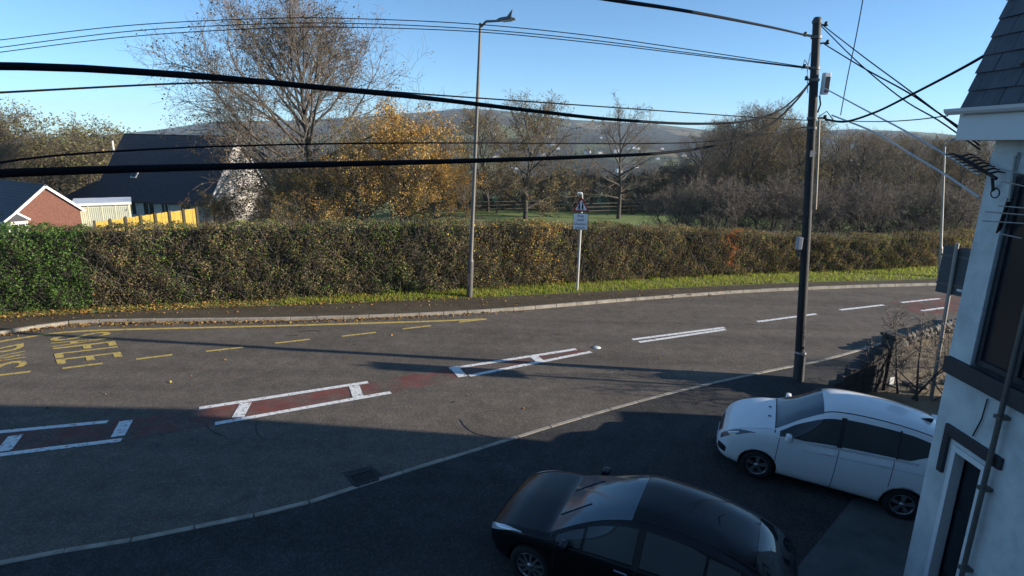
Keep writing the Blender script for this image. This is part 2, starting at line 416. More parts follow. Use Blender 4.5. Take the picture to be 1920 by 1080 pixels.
# verge
voff = np.interp(back_s[:, 0], [-30, -18, -8, 0, 6, 22, 40], [0.35, 0.4, 0.75, 1.15, 1.5, 2.1, 2.4])
tt = np.gradient(back_s[:, :2], axis=0); tt /= np.linalg.norm(tt, axis=1)[:, None]; nn = np.c_[-tt[:, 1], tt[:, 0]]
HF = back_s.copy(); HF[:, :2] += nn * voff[:, None]                # front foot of the hedge
HB = HF.copy(); HB[:, :2] += nn * 1.7
M_VERGE = mat('verge_soil', (0.10, 0.11, 0.03), 0.95, 0, 5, 0.4, 30, c2=(0.19, 0.20, 0.045))
ribbon('verge', [zl(back_s, 0.095), zl(back_s * .65 + HF * .35, 0.14), zl(HF, 0.16), zl(HB, 0.12), zl(offset(HB, 0.8), -0.3)], M_VERGE, kind='structure', label='narrow grass verge at the foot of the hedge')
# blades of the verge
def on_verge(n, lo, hi, xa, xb):
    u = rng.uniform(0, NS - 1.001, n * 3); i = u.astype(int); f = (u - i)[:, None]
    a = back_s[i] * (1 - f) + back_s[i + 1] * f; c = HF[i] * (1 - f) + HF[i + 1] * f
    k = rng.uniform(lo, hi, n * 3)[:, None]; p = a * (1 - k) + c * k
    p[:, 2] = 0.1 + 0.06 * np.clip(k[:, 0], 0, 1)
    ok = (p[:, 0] > xa) & (p[:, 0] < xb); return p[ok][:n]
P = np.concatenate([on_verge(26000, 0.02, 1.25, -9, 32), on_verge(2500, 0.1, 1.2, -20, -6)])
keep = rng.uniform(0, 1, len(P)) < np.clip(0.8 + 0.45 * np.sin(P[:, 0] * 1.3) * np.sin(P[:, 1] * 3.1 + P[:, 0] * .4) + .2 * np.sin(P[:, 0] * 4.7), .25, 1) * np.interp(P[:, 0], [-20, -10, -3, 2], [0.25, 0.35, 0.75, 1]); P = P[keep]
n = len(P); a = rng.uniform(0, 6.283, n); h = rng.uniform(0.05, 0.16, n); wv = 0.012 + 0.012 * rng.uniform(size=n)
lean = rng.normal(0, 0.045, (n, 2))
V = np.stack([P + np.c_[np.cos(a) * wv, np.sin(a) * wv, np.zeros(n)], P - np.c_[np.cos(a) * wv, np.sin(a) * wv, np.zeros(n)], P + np.c_[lean, h]], 1).reshape(-1, 3)
gc = palette(rng, n, [(0.20, 0.26, 0.03), (0.25, 0.30, 0.04), (0.15, 0.21, 0.025), (0.30, 0.28, 0.08), (0.22, 0.19, 0.08)])
tag(link('grass', np_mesh('grass', V, np.arange(3 * n).reshape(-1, 3), M_BLADE, np.repeat(gc, 3, axis=0))), 'bright green grass on the verge below the hedge', 'grass', kind='stuff')

# fallen leaves in the gutter and under the hedge
gl = []
fs = crspline(FAR, 1200); ti = np.gradient(fs[:, :2], axis=0); ti /= np.linalg.norm(ti, axis=1)[:, None]; ni = np.c_[-ti[:, 1], ti[:, 0]]
dens = np.interp(fs[:, 0], [-26, -20, -16, -9, -4, -1.5, 1], [0.6, 1, 1, .9, .6, .25, 0.0])
for _ in range(9000):
    i = random.randrange(1200)
    if random.random() > dens[i]: continue
    d = -abs(random.gauss(0, 0.17)) - 0.01
    gl.append((fs[i, 0] + ni[i, 0] * d, fs[i, 1] + ni[i, 1] * d, 0.014 + random.uniform(0, .03) * max(0, 1 + d * 3)))
lv = on_verge(5200, -0.15, 1.1, -21, 1)
kp = rng.uniform(0, 1, len(lv)) < np.interp(lv[:, 0], [-20, -6, 1], [1, .9, .15]); lv = lv[kp]; lv[:, 2] += 0.03
sc_ = np.array([(p.x, p.y, 0.012) for p in [G(random.uniform(0, 1300), random.uniform(612, 770)) for _ in range(45)]])
pv = on_verge(500, -1.2, 0, -20, 10); pv[:, 2] = 0.11
P = np.concatenate([np.array(gl), lv, sc_, pv])
lc = palette(rng, len(P), [(0.22, 0.12, 0.04), (0.30, 0.17, 0.05), (0.14, 0.08, 0.035), (0.34, 0.22, 0.07), (0.10, 0.065, 0.03)], 0.3)
tag(link('fallen_leaves', leaves_mesh('fallen_leaves', P, 0.085, lc, rng, M_LEAF, flat=0.72, aspect=0.7)), 'brown fallen leaves drifted along kerb and hedge foot', 'leaves', kind='stuff')

# ---------------------------------------------------------------- painted markings
def strip_px(name, a, c, wid, mt, z=0.009):
    A, C = G(*a), G(*c); d = (C - A); d.z = 0; d.normalize(); s_ = Vector((-d.y, d.x, 0)) * wid / 2
    pts = []; k = max(1, int((C - A).length / 0.6))
    rows = [[], []]
    for i in range(k + 1):
        p = A.lerp(C, i / k); e1 = random.uniform(-.006, .006); e2 = random.uniform(-.006, .006)
        rows[0].append((p.x + s_.x + d.y * e1, p.y + s_.y + e1, z)); rows[1].append((p.x - s_.x, p.y - s_.y + e2, z))
    return ribbon(name, rows, mt, road)
red_top = [(-120, 822), (0, 808), (202, 790), (373, 766), (690, 716), (850, 690), (1080, 654)]
red_bot = [(-120, 868), (0, 854), (228, 826), (403, 796), (733, 737), (880, 706), (1100, 660)]
ribbon('red_surfacing', [zl(crspline([tuple(G(*p)) for p in red_top], 60), 0.004), zl(crspline([tuple(G(*p)) for p in red_bot], 60), 0.004)], M_RED, road)
ribbon('red_surfacing', [[tuple(G(x, y, .004)) for x, y in ((1668, 566), (1750, 556), (1840, 548))], [tuple(G(x, y, .004)) for x, y in ((1725, 590), (1800, 584), (1880, 574))]], M_RED, road)
W = 0.16
for a, c in (((-120, 822), (202, 791)), ((-120, 868), (228, 825)), ((373, 766), (690, 717)), ((403, 795), (733, 736)), ((843, 692), (1080, 655)), ((880, 705), (1108, 660)),
             ((1185, 637), (1358, 614.5)), ((1198, 642), (1360, 618)), ((1420, 603.5), (1530, 589)), ((1575, 581.5), (1657, 572)), ((1690, 567.5), (1762, 560)), ((1728, 583), (1772, 577))):
    strip_px('line_marking', a, c, W, M_WHITE)
for a, c in (((237, 789), (221, 819)), ((30, 817), (6, 847)), ((461, 756), (446, 783)), ((664, 724), (672, 746)), ((850, 688), (868, 707)), ((998, 667), (1016, 680))):
    strip_px('line_marking', a, c, 0.27, M_WHITE, 0.0125)
for a, c in (((-70, 712), (57, 697)), ((117, 691), (193, 681.5)), ((255, 674), (323, 665.5)), ((386, 659), (456, 651.5)), ((515, 644), (581, 636.5)), ((640, 631), (705, 623.5)), ((755, 617), (808, 611)), ((860, 604.5), (912, 598.5))):
    strip_px('bay_line', a, c, 0.13, M_YELLOW)
yl = crspline([tuple(G(x, y)) for x, y in ((-60, 655), (0, 641), (60, 631), (110, 624.5), (190, 619.5), (300, 616.5), (450, 613), (600, 609), (700, 606), (800, 603), (912, 598.5))], 70)
ribbon('bay_line', [zl(offset(yl, 0.09), 0.0085), zl(offset(yl, -0.09), 0.0085)], M_YELLOW, road)
p = G(1119, 652); MB().lathe([(0.0, 0.035), (0.09, 0.03), (0.13, 0.012), (0.135, 0.005)], p, n=10).build('road_stud', mat('stud_white', (0.7, 0.7, 0.68), 0.5), road)

def glyph(ch, size=1.0):
    cu = bpy.data.curves.new('glyph', 'FONT'); cu.body = ch; cu.size = size; cu.resolution_u = 4
    o = bpy.data.objects.new('glyph', cu); col.objects.link(o)
    dg = bpy.context.evaluated_depsgraph_get(); dg.update()
    me = bpy.data.meshes.new_from_object(o.evaluated_get(dg))
    vs = np.array([v.co[:] for v in me.vertices]); fs = [tuple(p.vertices) for p in me.polygons]
    bpy.data.objects.remove(o); bpy.data.curves.remove(cu); bpy.data.meshes.remove(me)
    return vs, fs
def road_word(word, quad):
    """quad: ground points at (start,foot),(start,head),(end,head),(end,foot) of the word."""
    A, B, C, D = [np.array(q) for q in quad]; n = len(word)
    for i, ch in enumerate(word):
        vs, fs = glyph(ch)
        lo, hi = vs.min(0), vs.max(0)
        u = (i + 0.1 + 0.8 * (vs[:, 0] - lo[0]) / (hi[0] - lo[0])) / n; t = (vs[:, 1] - lo[1]) / (hi[1] - lo[1])
        u = u[:, None]; t = t[:, None]
        p = A * (1 - u) * (1 - t) + B * (1 - u) * t + C * u * t + D * u * (1 - t); p[:, 2] = 0.0095
        MB().add(p, fs).build('letter', M_YELLOW, road)
road_word('SAFLE', [tuple(G(*q)) for q in ((92, 633), (205, 620), (231, 670), (108, 685))])
road_word('BWS', [tuple(G(*q)) for q in ((-70, 665), (44, 642), (52, 689), (-70, 707))])

# tar seams and patches
M_TAR = mat('tar_seam', (0.018, 0.017, 0.017), 0.6)
M_PATCH = mat('tar_patch', (0.035, 0.034, 0.034), 0.85, 0.25, 12, 0.3, 50)
def seam(pts, wid=0.025):
    P_ = crspline([tuple(G(*q)) for q in pts], 24); ribbon('tar_seam', [zl(offset(P_, wid / 2), 0.006), zl(offset(P_, -wid / 2), 0.006)], M_TAR, road)
seam([(862, 787), (872, 800), (890, 812), (930, 822)]); seam([(481, 790), (480, 805), (486, 818), (500, 826)]); seam([(385, 790), (394, 806), (425, 820)])
seam([(560, 622), (590, 620), (600, 622)], 0.04); seam([(535, 630), (560, 629)], 0.04)
ribbon('tar_patch', [[tuple(G(x, y, .005)) for x, y in ((640, 886), (696, 874))], [tuple(G(x, y, .005)) for x, y in ((668, 907), (720, 891))]], M_PATCH, road)
gp = G(682, 897); ang = math.atan2(near_s[60, 1] - near_s[58, 1], near_s[60, 0] - near_s[58, 0])
ang = 0.55
dr = empty('drain_grate', (gp.x, gp.y, 0.008), ang, 'iron drain grate in the shaded road beside the near kerb', 'drain')
M_IRON = mat('cast_iron', (0.03, 0.03, 0.032), 0.5, 0.3, 20, metal=0.6)
fr = MB()
for s_ in (-1, 1): fr.box((0, s_ * .2, 0.004), (0.46, .05, .02)); fr.box((s_ * .225, 0, 0.004), (0.05, .36, .018))
fr.build('frame', M_IRON, dr)
bme = MB().box((0, 0, 0.003), (0.028, 0.36, 0.014)).mesh('bar', M_IRON)
for i in range(7): link('bar', bme, dr, (-0.165 + i * 0.055, 0, 0))
# ================================================================ HEDGES
def to_px(P):
    P = np.asarray(P, float); d = P - np.array(EYE)
    zf = d @ np.array(FWD); return 960 + F_PX * (d @ np.array(RT)) / zf, 540 - F_PX * (d @ np.array(UP)) / zf
hp, _ = to_px(zl(HF, 0.2))
top_px = np.interp(hp, [-200, 0, 180, 300, 600, 900, 1100, 1300, 1500, 1650, 1830, 2100], [433, 430, 428, 424, 419, 417, 420, 429, 440, 449, 462, 485])
HT = np.array([DY(hp[i], top_px[i], HF[i, 1]).z for i in range(NS)])
HT = np.clip(HT - 0.13, 1.8, 3.6)
M_CORE = mat('hedge_wood', (0.045, 0.038, 0.028), 0.95, 0.3, 3)
hr = np.random.default_rng(21)
def hedge_cols(p, green):
    n = len(p); px, py = to_px(p)
    if green:
        c = palette(hr, n, [(0.055, 0.105, 0.024), (0.07, 0.13, 0.03), (0.042, 0.075, 0.02), (0.09, 0.145, 0.038)], 0.3)
        return c
    base = palette(hr, n, [(0.085, 0.075, 0.04), (0.06, 0.07, 0.028), (0.10, 0.08, 0.055), (0.12, 0.095, 0.05), (0.045, 0.05, 0.025), (0.085, 0.06, 0.045)], 0.3)
    br = palette(hr, n, [(0.13, 0.085, 0.045), (0.10, 0.065, 0.045), (0.15, 0.11, 0.06)], 0.3)
    gr = palette(hr, n, [(0.05, 0.095, 0.025), (0.08, 0.12, 0.03), (0.035, 0.06, 0.02)], 0.3)
    go = palette(hr, n, [(0.32, 0.20, 0.05), (0.24, 0.13, 0.04), (0.38, 0.27, 0.08)], 0.3)
    re = palette(hr, n, [(0.32, 0.09, 0.03), (0.26, 0.11, 0.04)], 0.3)
    u = hr.uniform(size=n)
    wob = 25 * np.sin(py / 23.0) + 12 * np.sin(py / 9.0 + px / 40)
    def bump(c, w): return np.clip(1.25 - np.abs(px + wob - c) / w, 0, 1)
    pg = np.maximum.reduce([0.5 * bump(325, 50), 0.5 * bump(720, 55), 0.22 * bump(450, 60), 0.22 * bump(560, 120), 0.2 * bump(1090, 40), 0.25 * bump(1690, 60), 0.10 + 0 * px])
    pgo = np.maximum(0.42 * bump(1015, 40), 0.08 * bump(930, 70)); pre = 0.42 * bump(1392, 14) * (py < 500)
    pbr = np.clip((px - 850) / 900, 0.12, 0.42)
    out = base.copy()
    for pr, cc in ((pbr, br), (pg, gr), (pgo, go), (pre, re)):
        k = hr.uniform(size=n) < pr; out[k] = cc[k]
    cl = 1.08 + 0.22 * np.sin(px / 31 + 1.3 * np.sin(py / 37)) + 0.16 * np.sin(px / 12.5 + py / 15.0 + 2) + 0.10 * np.sin(py / 7.0 - px / 19)
    return np.clip(out * cl[:, None] * np.array([1.30, 1.27, 1.05]), 0, 1)
def make_hedge(i0, i1, n_leaf, green, label, size):
    c0 = HF[(i0 + i1) // 2]
    root = empty('hedge', (c0[0], c0[1], 0.1), 0, label, 'hedge')
    off = np.array([c0[0], c0[1], 0.1])
    # woody core
    s = slice(i0, i1 + 1); F_, B_ = HF[s], HB[s]; T_ = HT[s]
    fi = F_ * .84 + B_ * .16; bi = F_ * .16 + B_ * .84
    rows = [np.c_[fi[:, :2], np.full(len(fi), 0.05)], np.c_[fi[:, :2], T_ - 0.2], np.c_[bi[:, :2], T_ - 0.2], np.c_[bi[:, :2], np.full(len(fi), 0.05)]]
    A = np.array(rows) - off; m_, n_ = A.shape[:2]; ii = np.arange(m_ * n_).reshape(m_, n_)
    Qc = np.stack([ii[:-1, :-1], ii[:-1, 1:], ii[1:, 1:], ii[1:, :-1]], -1).reshape(-1, 4)
    link('core', np_mesh('core', A.reshape(-1, 3), Qc, M_CORE), root)
    # leaves
    def sample(n, lo, hi, depth=None):
        u = hr.uniform(i0, i1 - 0.001, n); i = u.astype(int); f = (u - i)[:, None]
        a = HF[i] * (1 - f) + HF[i + 1] * f; b_ = HB[i] * (1 - f) + HB[i + 1] * f; t = HT[i] * (1 - f[:, 0]) + HT[i + 1] * f[:, 0]
        return a, b_, t
    nf = int(n_leaf * .68); nt_ = int(n_leaf * .27); nb = n_leaf - nf - nt_
    a, b_, t = sample(nf, 0, 1); h = hr.uniform(0, 1, nf) ** 0.95
    lump = 0.07 * np.sin(a[:, 0] * 2.1 + 3 * h) + 0.08 * np.sin(a[:, 0] * 5.3 + h * 9) + 0.07 * np.sin(h * 15 + a[:, 0] * 3) + 0.06 * np.sin(a[:, 0] * 11 - h * 12)
    k = np.abs(hr.normal(0, 0.085, nf)) - 0.04 + lump * .62 - 0.03 * np.sin(h * 3.1)
    p1 = a + (b_ - a) * k[:, None]; p1[:, 2] = 0.12 + h * (t - 0.10)
    a, b_, t = sample(nt_, 0, 1); k = hr.uniform(0, 1, nt_)
    p2 = a + (b_ - a) * k[:, None]; p2[:, 2] = t - np.abs(hr.normal(0, 0.10, nt_)) + 0.06 + 0.06 * np.sin(a[:, 0] * 1.7) + 0.05 * np.sin(a[:, 0] * 6.1 + k * 5) + 0.04 * np.sin(a[:, 0] * 13)
    a, b_, t = sample(nb, 0, 1); h = hr.uniform(0, 1, nb)
    p3 = b_ + (a - b_) * np.abs(hr.normal(0, 0.07, nb))[:, None]; p3[:, 2] = 0.12 + h * (t - 0.1)
    P_ = np.concatenate([p1, p2, p3])
    link('foliage', leaves_mesh('foliage', P_ - off, size, hedge_cols(P_, green), hr, M_LEAF, aspect=0.62), root)
    # bare shoots
    ns = n_leaf // 12
    a, b_, t = sample(ns, 0, 1); k = hr.uniform(-0.06, 0.12, ns); topk = hr.uniform(size=ns) < 0.35
    k = np.where(topk, hr.uniform(0, 1, ns), k)
    q = a + (b_ - a) * k[:, None]; q[:, 2] = np.where(topk, t - 0.12, 0.15 + hr.uniform(0, 1, ns) * (t - 0.4))
    d = hr.normal(0, 0.5, (ns, 3)); d[:, 2] = np.abs(d[:, 2]) + 0.4; d /= np.linalg.norm(d, axis=1)[:, None]
    ln = np.where(topk, hr.uniform(0.12, 0.42, ns), hr.uniform(0.2, 0.6, ns))[:, None]
    V_, Q_ = tubes_np(np.c_[q - off, q + d * ln - off, np.full((ns, 1), 0.007), np.full((ns, 1), 0.003)], 3)
    link('twigs', np_mesh('twigs', V_, Q_, M_TWIG if not green else M_CORE), root)
isplit = int(np.argmin(np.abs(hp - 178)))
iend = int(np.argmin(np.abs(HF[:, 0] - 33)))
ibeg = int(np.argmin(np.abs(HF[:, 0] + 24)))
make_hedge(ibeg, isplit, 26000, True, 'bright green clipped evergreen hedge behind the bus stop lettering', 0.075)
make_hedge(isplit, iend, 125000, False, 'long mottled brown and green clipped hedge behind lamp post and warning sign', 0.075)

# ================================================================ TREES
def tree_data(seed, H, W_, clear, r0, n1, n2, n3, n4, droop=0.0, stems=1, tw=.006, dome=.35):
    rg = np.random.default_rng(seed); S = {0: [], 1: [], 2: [], 3: [], 4: []}; tips = []
    def grow(p, d, L, r, lev, nkids):
        ns = (7, 6, 4, 3, 2)[lev]; st = L / ns; pts = [p]; ds = [d]
        for i in range(ns):
            d = d + rg.normal(0, (0.05, 0.10, 0.16, 0.2, 0.22)[lev], 3) + np.array([0, 0, (0.0, 0.045, 0.06, 0.05, 0.02)[lev] - droop * (lev >= 3)])
            d = d / np.linalg.norm(d); q = p + d * st
            ra = r * (1 - 0.82 * i / ns); rb = r * (1 - 0.82 * (i + 1) / ns)
            S[lev].append((*p, *q, max(ra, tw), max(rb, tw * .7))); p = q; pts.append(p); ds.append(d)
        if lev >= 3: tips.append(p); tips.append((pts[-2] + p) / 2)
        return pts, ds
    def at(pts, ds, t):
        u = t * (len(pts) - 1); i = min(int(u), len(pts) - 2); f = u - i
        return pts[i] * (1 - f) + pts[i + 1] * f, ds[i + 1]
    def kid_dir(d, ang):
        v = rg.normal(size=3); v -= d * v.dot(d); v /= np.linalg.norm(v)
        o = d * math.cos(ang) + v * math.sin(ang); return o / np.linalg.norm(o)
    for s in range(stems):
        d0 = np.array([rg.normal(0, .03 if stems == 1 else .28), rg.normal(0, .03 if stems == 1 else .28), 1.0]); d0 /= np.linalg.norm(d0)
        tp, td = grow(np.array([rg.normal(0, .0 if stems == 1 else .35), rg.normal(0, .0 if stems == 1 else .35), -0.3]), d0, H * .78, r0, 0, 0)
        for i in range(n1):
            t = clear + (0.97 - clear) * (i + rg.uniform(0, .8)) / n1
            p, d = at(tp, td, t); az = i * 2.399 + rg.uniform(-.5, .5)
            rel = (t - clear) / (1 - clear); inc = R(78 - 52 * rel + rg.uniform(-9, 9))
            dd = np.array([math.cos(az) * math.sin(inc), math.sin(az) * math.sin(inc), math.cos(inc)])
            env = (0.70 + 0.47 * math.sin(math.pi * min(1, rel * .85 + .12))) * (1 - dome * rel)
            L1 = W_ * .5 * env * rg.uniform(.82, 1.15)
            if rel > .7: L1 = max(L1, H * (.24 if dome < .5 else .15))
            p1, d1 = grow(p, dd, L1, r0 * (0.5 - .28 * rel), 1, 0)
            for j in range(n2):
                t2 = .22 + .78 * (j + rg.uniform(0, .9)) / n2; q, d = at(p1, d1, min(t2, 1.0))
                L2 = L1 * rg.uniform(.34, .56) * (1.15 - .45 * t2)
                p2, d2 = grow(q, kid_dir(d, R(rg.uniform(28, 58))), L2, r0 * .13 * (1.2 - .5 * t2), 2, 0)
                for k in range(n3):
                    t3 = .2 + .8 * (k + rg.uniform(0, .9)) / n3; q3, d3 = at(p2, d2, min(t3, 1.0))
                    L3 = L2 * rg.uniform(.38, .6) * (1.1 - .3 * t3)
                    p3, d3_ = grow(q3, kid_dir(d3, R(rg.uniform(25, 60))), L3, r0 * .05, 3, 0)
                    for l in range(n4):
                        q4, d4 = at(p3, d3_, rg.uniform(.25, 1.0))
                        grow(q4, kid_dir(d4, R(rg.uniform(25, 65))), L3 * rg.uniform(.4, .7), r0 * .022, 4, 0)
    return S, np.array(tips), H
def tree_meshes(S, name):
    V0, Q0 = tubes_np(np.array(S[0]), 8); V1, Q1 = tubes_np(np.array(S[1]), 6)
    tr = np_mesh(name + '_trunk', np.r_[V0, V1], np.r_[Q0, Q1 + len(V0)], M_BARK, smooth=True)
    Vs, Qs, o = [], [], 0
    for lv, n in ((2, 4), (3, 3), (4, 3)):
        if not S[lv]: continue
        V_, Q_ = tubes_np(np.array(S[lv]), n); Vs.append(V_); Qs.append(Q_ + o); o += len(V_)
    cr = np_mesh(name + '_crown', np.concatenate(Vs), np.concatenate(Qs), M_TWIG)
    return tr, cr
def leafset(name, tips, n, size, cs, seed, keep=None, spread=0.18):
    rg = np.random.default_rng(seed); T_ = tips
    if keep is not None:
        pr = keep(tips); T_ = tips[rg.uniform(size=len(tips)) < pr]
    P_ = T_[rg.integers(0, len(T_), n)] + rg.normal(0, spread, (n, 3))
    return leaves_mesh(name, P_, size, palette(rg, n, cs, 0.3), rg, M_LEAF, aspect=0.7)
def plant(name, meshes, loc, rz, s, label, cat='tree', group=None, sz=None):
    o = empty(name, loc, rz, label, cat, group); o.scale = (s, s, sz or s)
    for nm, me in zip(('trunk', 'crown', 'leaves'), meshes):
        if me is not None: link(nm, me, o)
    return o
def gz(x, y): return float(terrain_z(x, y))
def spot(px, y):
    d = ray(px, 400); x = d.x / d.y * y; return x, y, gz(x, y)
def top_h(px, py, y):                       # height needed for a crown to reach that row
    x, yy, z = spot(px, y); return DY(px, py, y).z - z

# (bushes and belts further on)
# the big half-bare tree and its golden neighbour
S, tips, H0 = tree_data(11, 15.0, 22.0, 0.10, 0.34, 36, 10, 8, 4, tw=.009, dome=.60)
trm, crm = tree_meshes(S, 'big_tree')
BR = [(0.11, 0.075, 0.042), (0.085, 0.065, 0.04), (0.14, 0.092, 0.045), (0.065, 0.054, 0.036)]
big_leaf = leafset('big_tree_leaves', tips, 21000, 0.14, BR, 5, lambda t: np.clip(1.05 - t[:, 2] / 8.0, 0.07, 1), 0.2)
TY = 57
x, y, z = spot(592, TY); hh = top_h(592, -14, TY)
plant('tree', (trm, crm, big_leaf), (x, y, z), 2.4, hh / 16.0, 'tall spreading half-bare tree with a rounded crown beyond the hedge', sz=hh / 16.0)
GO = [(0.36, 0.22, 0.07), (0.30, 0.18, 0.055), (0.42, 0.28, 0.09), (0.20, 0.14, 0.06), (0.15, 0.115, 0.055), (0.38, 0.20, 0.05)]
MIX = [(0.14, 0.095, 0.04), (0.10, 0.08, 0.04), (0.20, 0.12, 0.045), (0.085, 0.075, 0.035), (0.26, 0.15, 0.05)]
S, tips, _ = tree_data(23, 7.6, 11.0, 0.05, 0.2, 18, 7, 5, 2)
tg, cg = tree_meshes(S, 'gold_tree')
gold_leaf = leafset('gold_leaves', tips, 17000, 0.15, GO, 8, None, 0.22)
brown_leaf = leafset('brown_leaves', tips, 11000, 0.15, MIX, 9, None, 0.22)
def bush(px, py, yy, lf, rz, label, wide=1.0):
    x, y, z = spot(px, yy); hh = top_h(px, py, yy); s_ = hh / 8.2
    plant('tree', (tg, cg, lf), (x, y, z), rz, s_ * wide, label, 'tree', sz=s_)
bush(752, 226, 50, gold_leaf, 0.2, 'rounded tree full of golden orange leaves beside the tall half-bare tree')
bush(812, 300, 48, gold_leaf, 1.2, 'low golden bush at the foot of the golden orange tree')
bush(668, 285, 48, gold_leaf, 2.2, 'golden brown bush between the golden tree and the tall trunk')
bush(588, 318, 47, brown_leaf, 3.3, 'brown leafy bush hiding the foot of the tall half-bare tree')
bush(528, 350, 47, brown_leaf, 4.0, 'brown leafy bush below the sunlit white gable')
bush(430, 372, 48, brown_leaf, 5.1, 'small brown bush left of the sunlit white gable')
bush(395, 372, 47, brown_leaf, 1.1, 'small brown bush at the end of the yellow fence')

# park trees
S, tips, _ = tree_data(31, 12.0, 11.5, 0.12, 0.27, 22, 8, 6, 3, tw=.010)
tA, cA = tree_meshes(S, 'park_tree')
lA = leafset('park_leaves', tips, 8000, 0.15, [(0.15, 0.115, 0.05), (0.11, 0.085, 0.045), (0.19, 0.14, 0.06)], 3, lambda t: np.clip(1.1 - t[:, 2] / 13, .2, 1), .2)
S, tips, _ = tree_data(47, 11.5, 9.5, 0.2, 0.24, 18, 7, 5, 3, tw=.010)
tB, cB = tree_meshes(S, 'open_tree')
lB = leafset('open_leaves', tips, 700, 0.14, [(0.15, 0.11, 0.05), (0.11, 0.08, 0.04)], 4, None, .2)
S, tips, _ = tree_data(53, 9.0, 9.0, 0.08, 0.13, 11, 7, 5, 3, stems=3, tw=.011)
tC, cC = tree_meshes(S, 'wood_tree')
lC = leafset('wood_leaves', tips, 1500, 0.13, [(0.11, 0.095, 0.07), (0.09, 0.08, 0.065), (0.13, 0.105, 0.075)], 6, lambda t: np.clip(1.1 - t[:, 2] / 8, .1, 1), .25)
lD = leafset('wood_leaves_dense', tips, 7000, 0.19, [(0.075, 0.065, 0.045), (0.06, 0.055, 0.04), (0.09, 0.075, 0.05)], 26, None, .35)
lG = leafset('wood_leaves_olive', tips, 6500, 0.16, [(0.12, 0.12, 0.045), (0.10, 0.09, 0.04), (0.15, 0.13, 0.06)], 16, None, .25)
def put(px, py, y, kind, rz, label, group=None, sx_=1.0):
    x, y, z = spot(px, y); hh = top_h(px, py, y)
    ms, h0 = {'A': ((tA, cA, lA), 12.9), 'B': ((tB, cB, lB), 12.2), 'C': ((tC, cC, lC), 9.6), 'G': ((tC, cC, lG), 9.6), 'D': ((tC, cC, lD), 9.6), 'W': ((tA, cA, None), 12.9)}[kind]
    s = hh / h0; o = plant('tree', ms, (x, y, z), rz, s * sx_, label, 'tree', group, s)
    return o
put(985, 152, 50, 'A', 0.4, 'brown twiggy tree with pale tips between lamp post and warning sign')
put(915, 178, 56, 'A', 2.0, 'twiggy tree directly behind the tall street lamp', sx_=.8)
put(1160, 168, 52, 'B', 1.0, 'slender bare tree with one upright trunk behind the warning sign')
put(872, 330, 47, 'B', 3.0, 'small dark bare tree left of the street lamp at the field edge')
WG = 'trees of the bare wood behind the hedge'
wood = [(1322, 262, 62, 'C'), (1370, 240, 66, 'C'), (1422, 232, 64, 'C'), (1472, 240, 66, 'C'), (1580, 262, 64, 'C'), (1628, 268, 66, 'C'), (1670, 274, 64, 'C'), (1718, 278, 66, 'C'), (1766, 280, 64, 'C'), (1300, 262, 50, 'C'), (1345, 236, 58, 'A'), (1395, 210, 52, 'A'), (1448, 204, 54, 'A'), (1492, 238, 47, 'C'), (1556, 252, 52, 'A'), (1603, 262, 46, 'C'), (1652, 268, 55, 'A'), (1690, 276, 47, 'C'), (1742, 272, 57, 'A'), (1790, 275, 50, 'C'), (1850, 268, 55, 'A'), (1900, 280, 48, 'C')]
for i, (px, py, yy, k) in enumerate(wood):
    put(px, py - 34, yy + 10, ('W', 'A', 'W', 'A', 'B')[i % 5], i * 1.7, 'bare brown tree in the wood behind the hedge on both sides of the utility pole', WG, 1.0 + .1 * math.sin(i))
low = [(1265, 335, 42), (1325, 318, 41), (1385, 325, 40), (1440, 315, 42), (1500, 330, 40), (1560, 322, 43), (1615, 330, 41), (1668, 335, 42), (1722, 330, 43), (1775, 338, 42), (1830, 335, 43), (1240, 350, 55), (1205, 345, 60), (1295, 372, 43), (1355, 368, 43), (1412, 372, 43), (1470, 370, 43), (1532, 374, 43), (1590, 376, 43), (1642, 378, 43), (1695, 380, 43), (1750, 382, 43), (1805, 385, 43)]
for i, (px, py, yy) in enumerate(low):
    put(px, py, yy - 5 if px > 1250 else yy, 'C', i * 2.3 + .5, 'low bare thicket bush directly behind the hedge top', 'thicket bushes directly behind the hedge', 1.25)
belt = [(815, 335, 62), (850, 322, 60), (888, 318, 64), (925, 326, 60), (962, 318, 66), (1000, 324, 60), (1038, 316, 64), (1076, 322, 60), (1112, 318, 66), (1150, 326, 61), (1188, 318, 65), (1226, 312, 60), (1262, 304, 66), (1300, 300, 70), (1345, 290, 78), (1385, 285, 76), (1430, 280, 80), (1480, 285, 76), (1530, 290, 80), (1585, 290, 76), (1640, 292, 80), (1700, 298, 76), (1760, 300, 80), (1820, 300, 76),
        (780, 318, 68), (740, 310, 72), (690, 305, 76), (640, 305, 72), (560, 300, 76), (870, 345, 57.5), (945, 348, 57.5), (1020, 346, 57.5), (1095, 348, 57.5), (1170, 348, 57.5), (1240, 344, 57.5)]
for i, (px, py, yy) in enumerate(belt):
    put(px, py, yy, 'D', i * 1.3, 'dark bare tree in the far tree belt beyond the field fence', 'far tree belt beyond the field fence', 1.35)
for i, (px, py, yy) in enumerate([(-50, 180, 66), (14, 192, 70), (62, 232, 78), (112, 240, 84), (163, 222, 80), (206, 224, 86), (-20, 250, 60), (45, 262, 88), (90, 285, 92), (140, 290, 90), (190, 295, 95), (225, 300, 100)]):
    put(px, py, yy, 'G' if i % 3 else 'A', i * 2.1, 'olive brown tree in the wood behind the brick bungalow', 'trees behind the brick bungalow', 1.2)
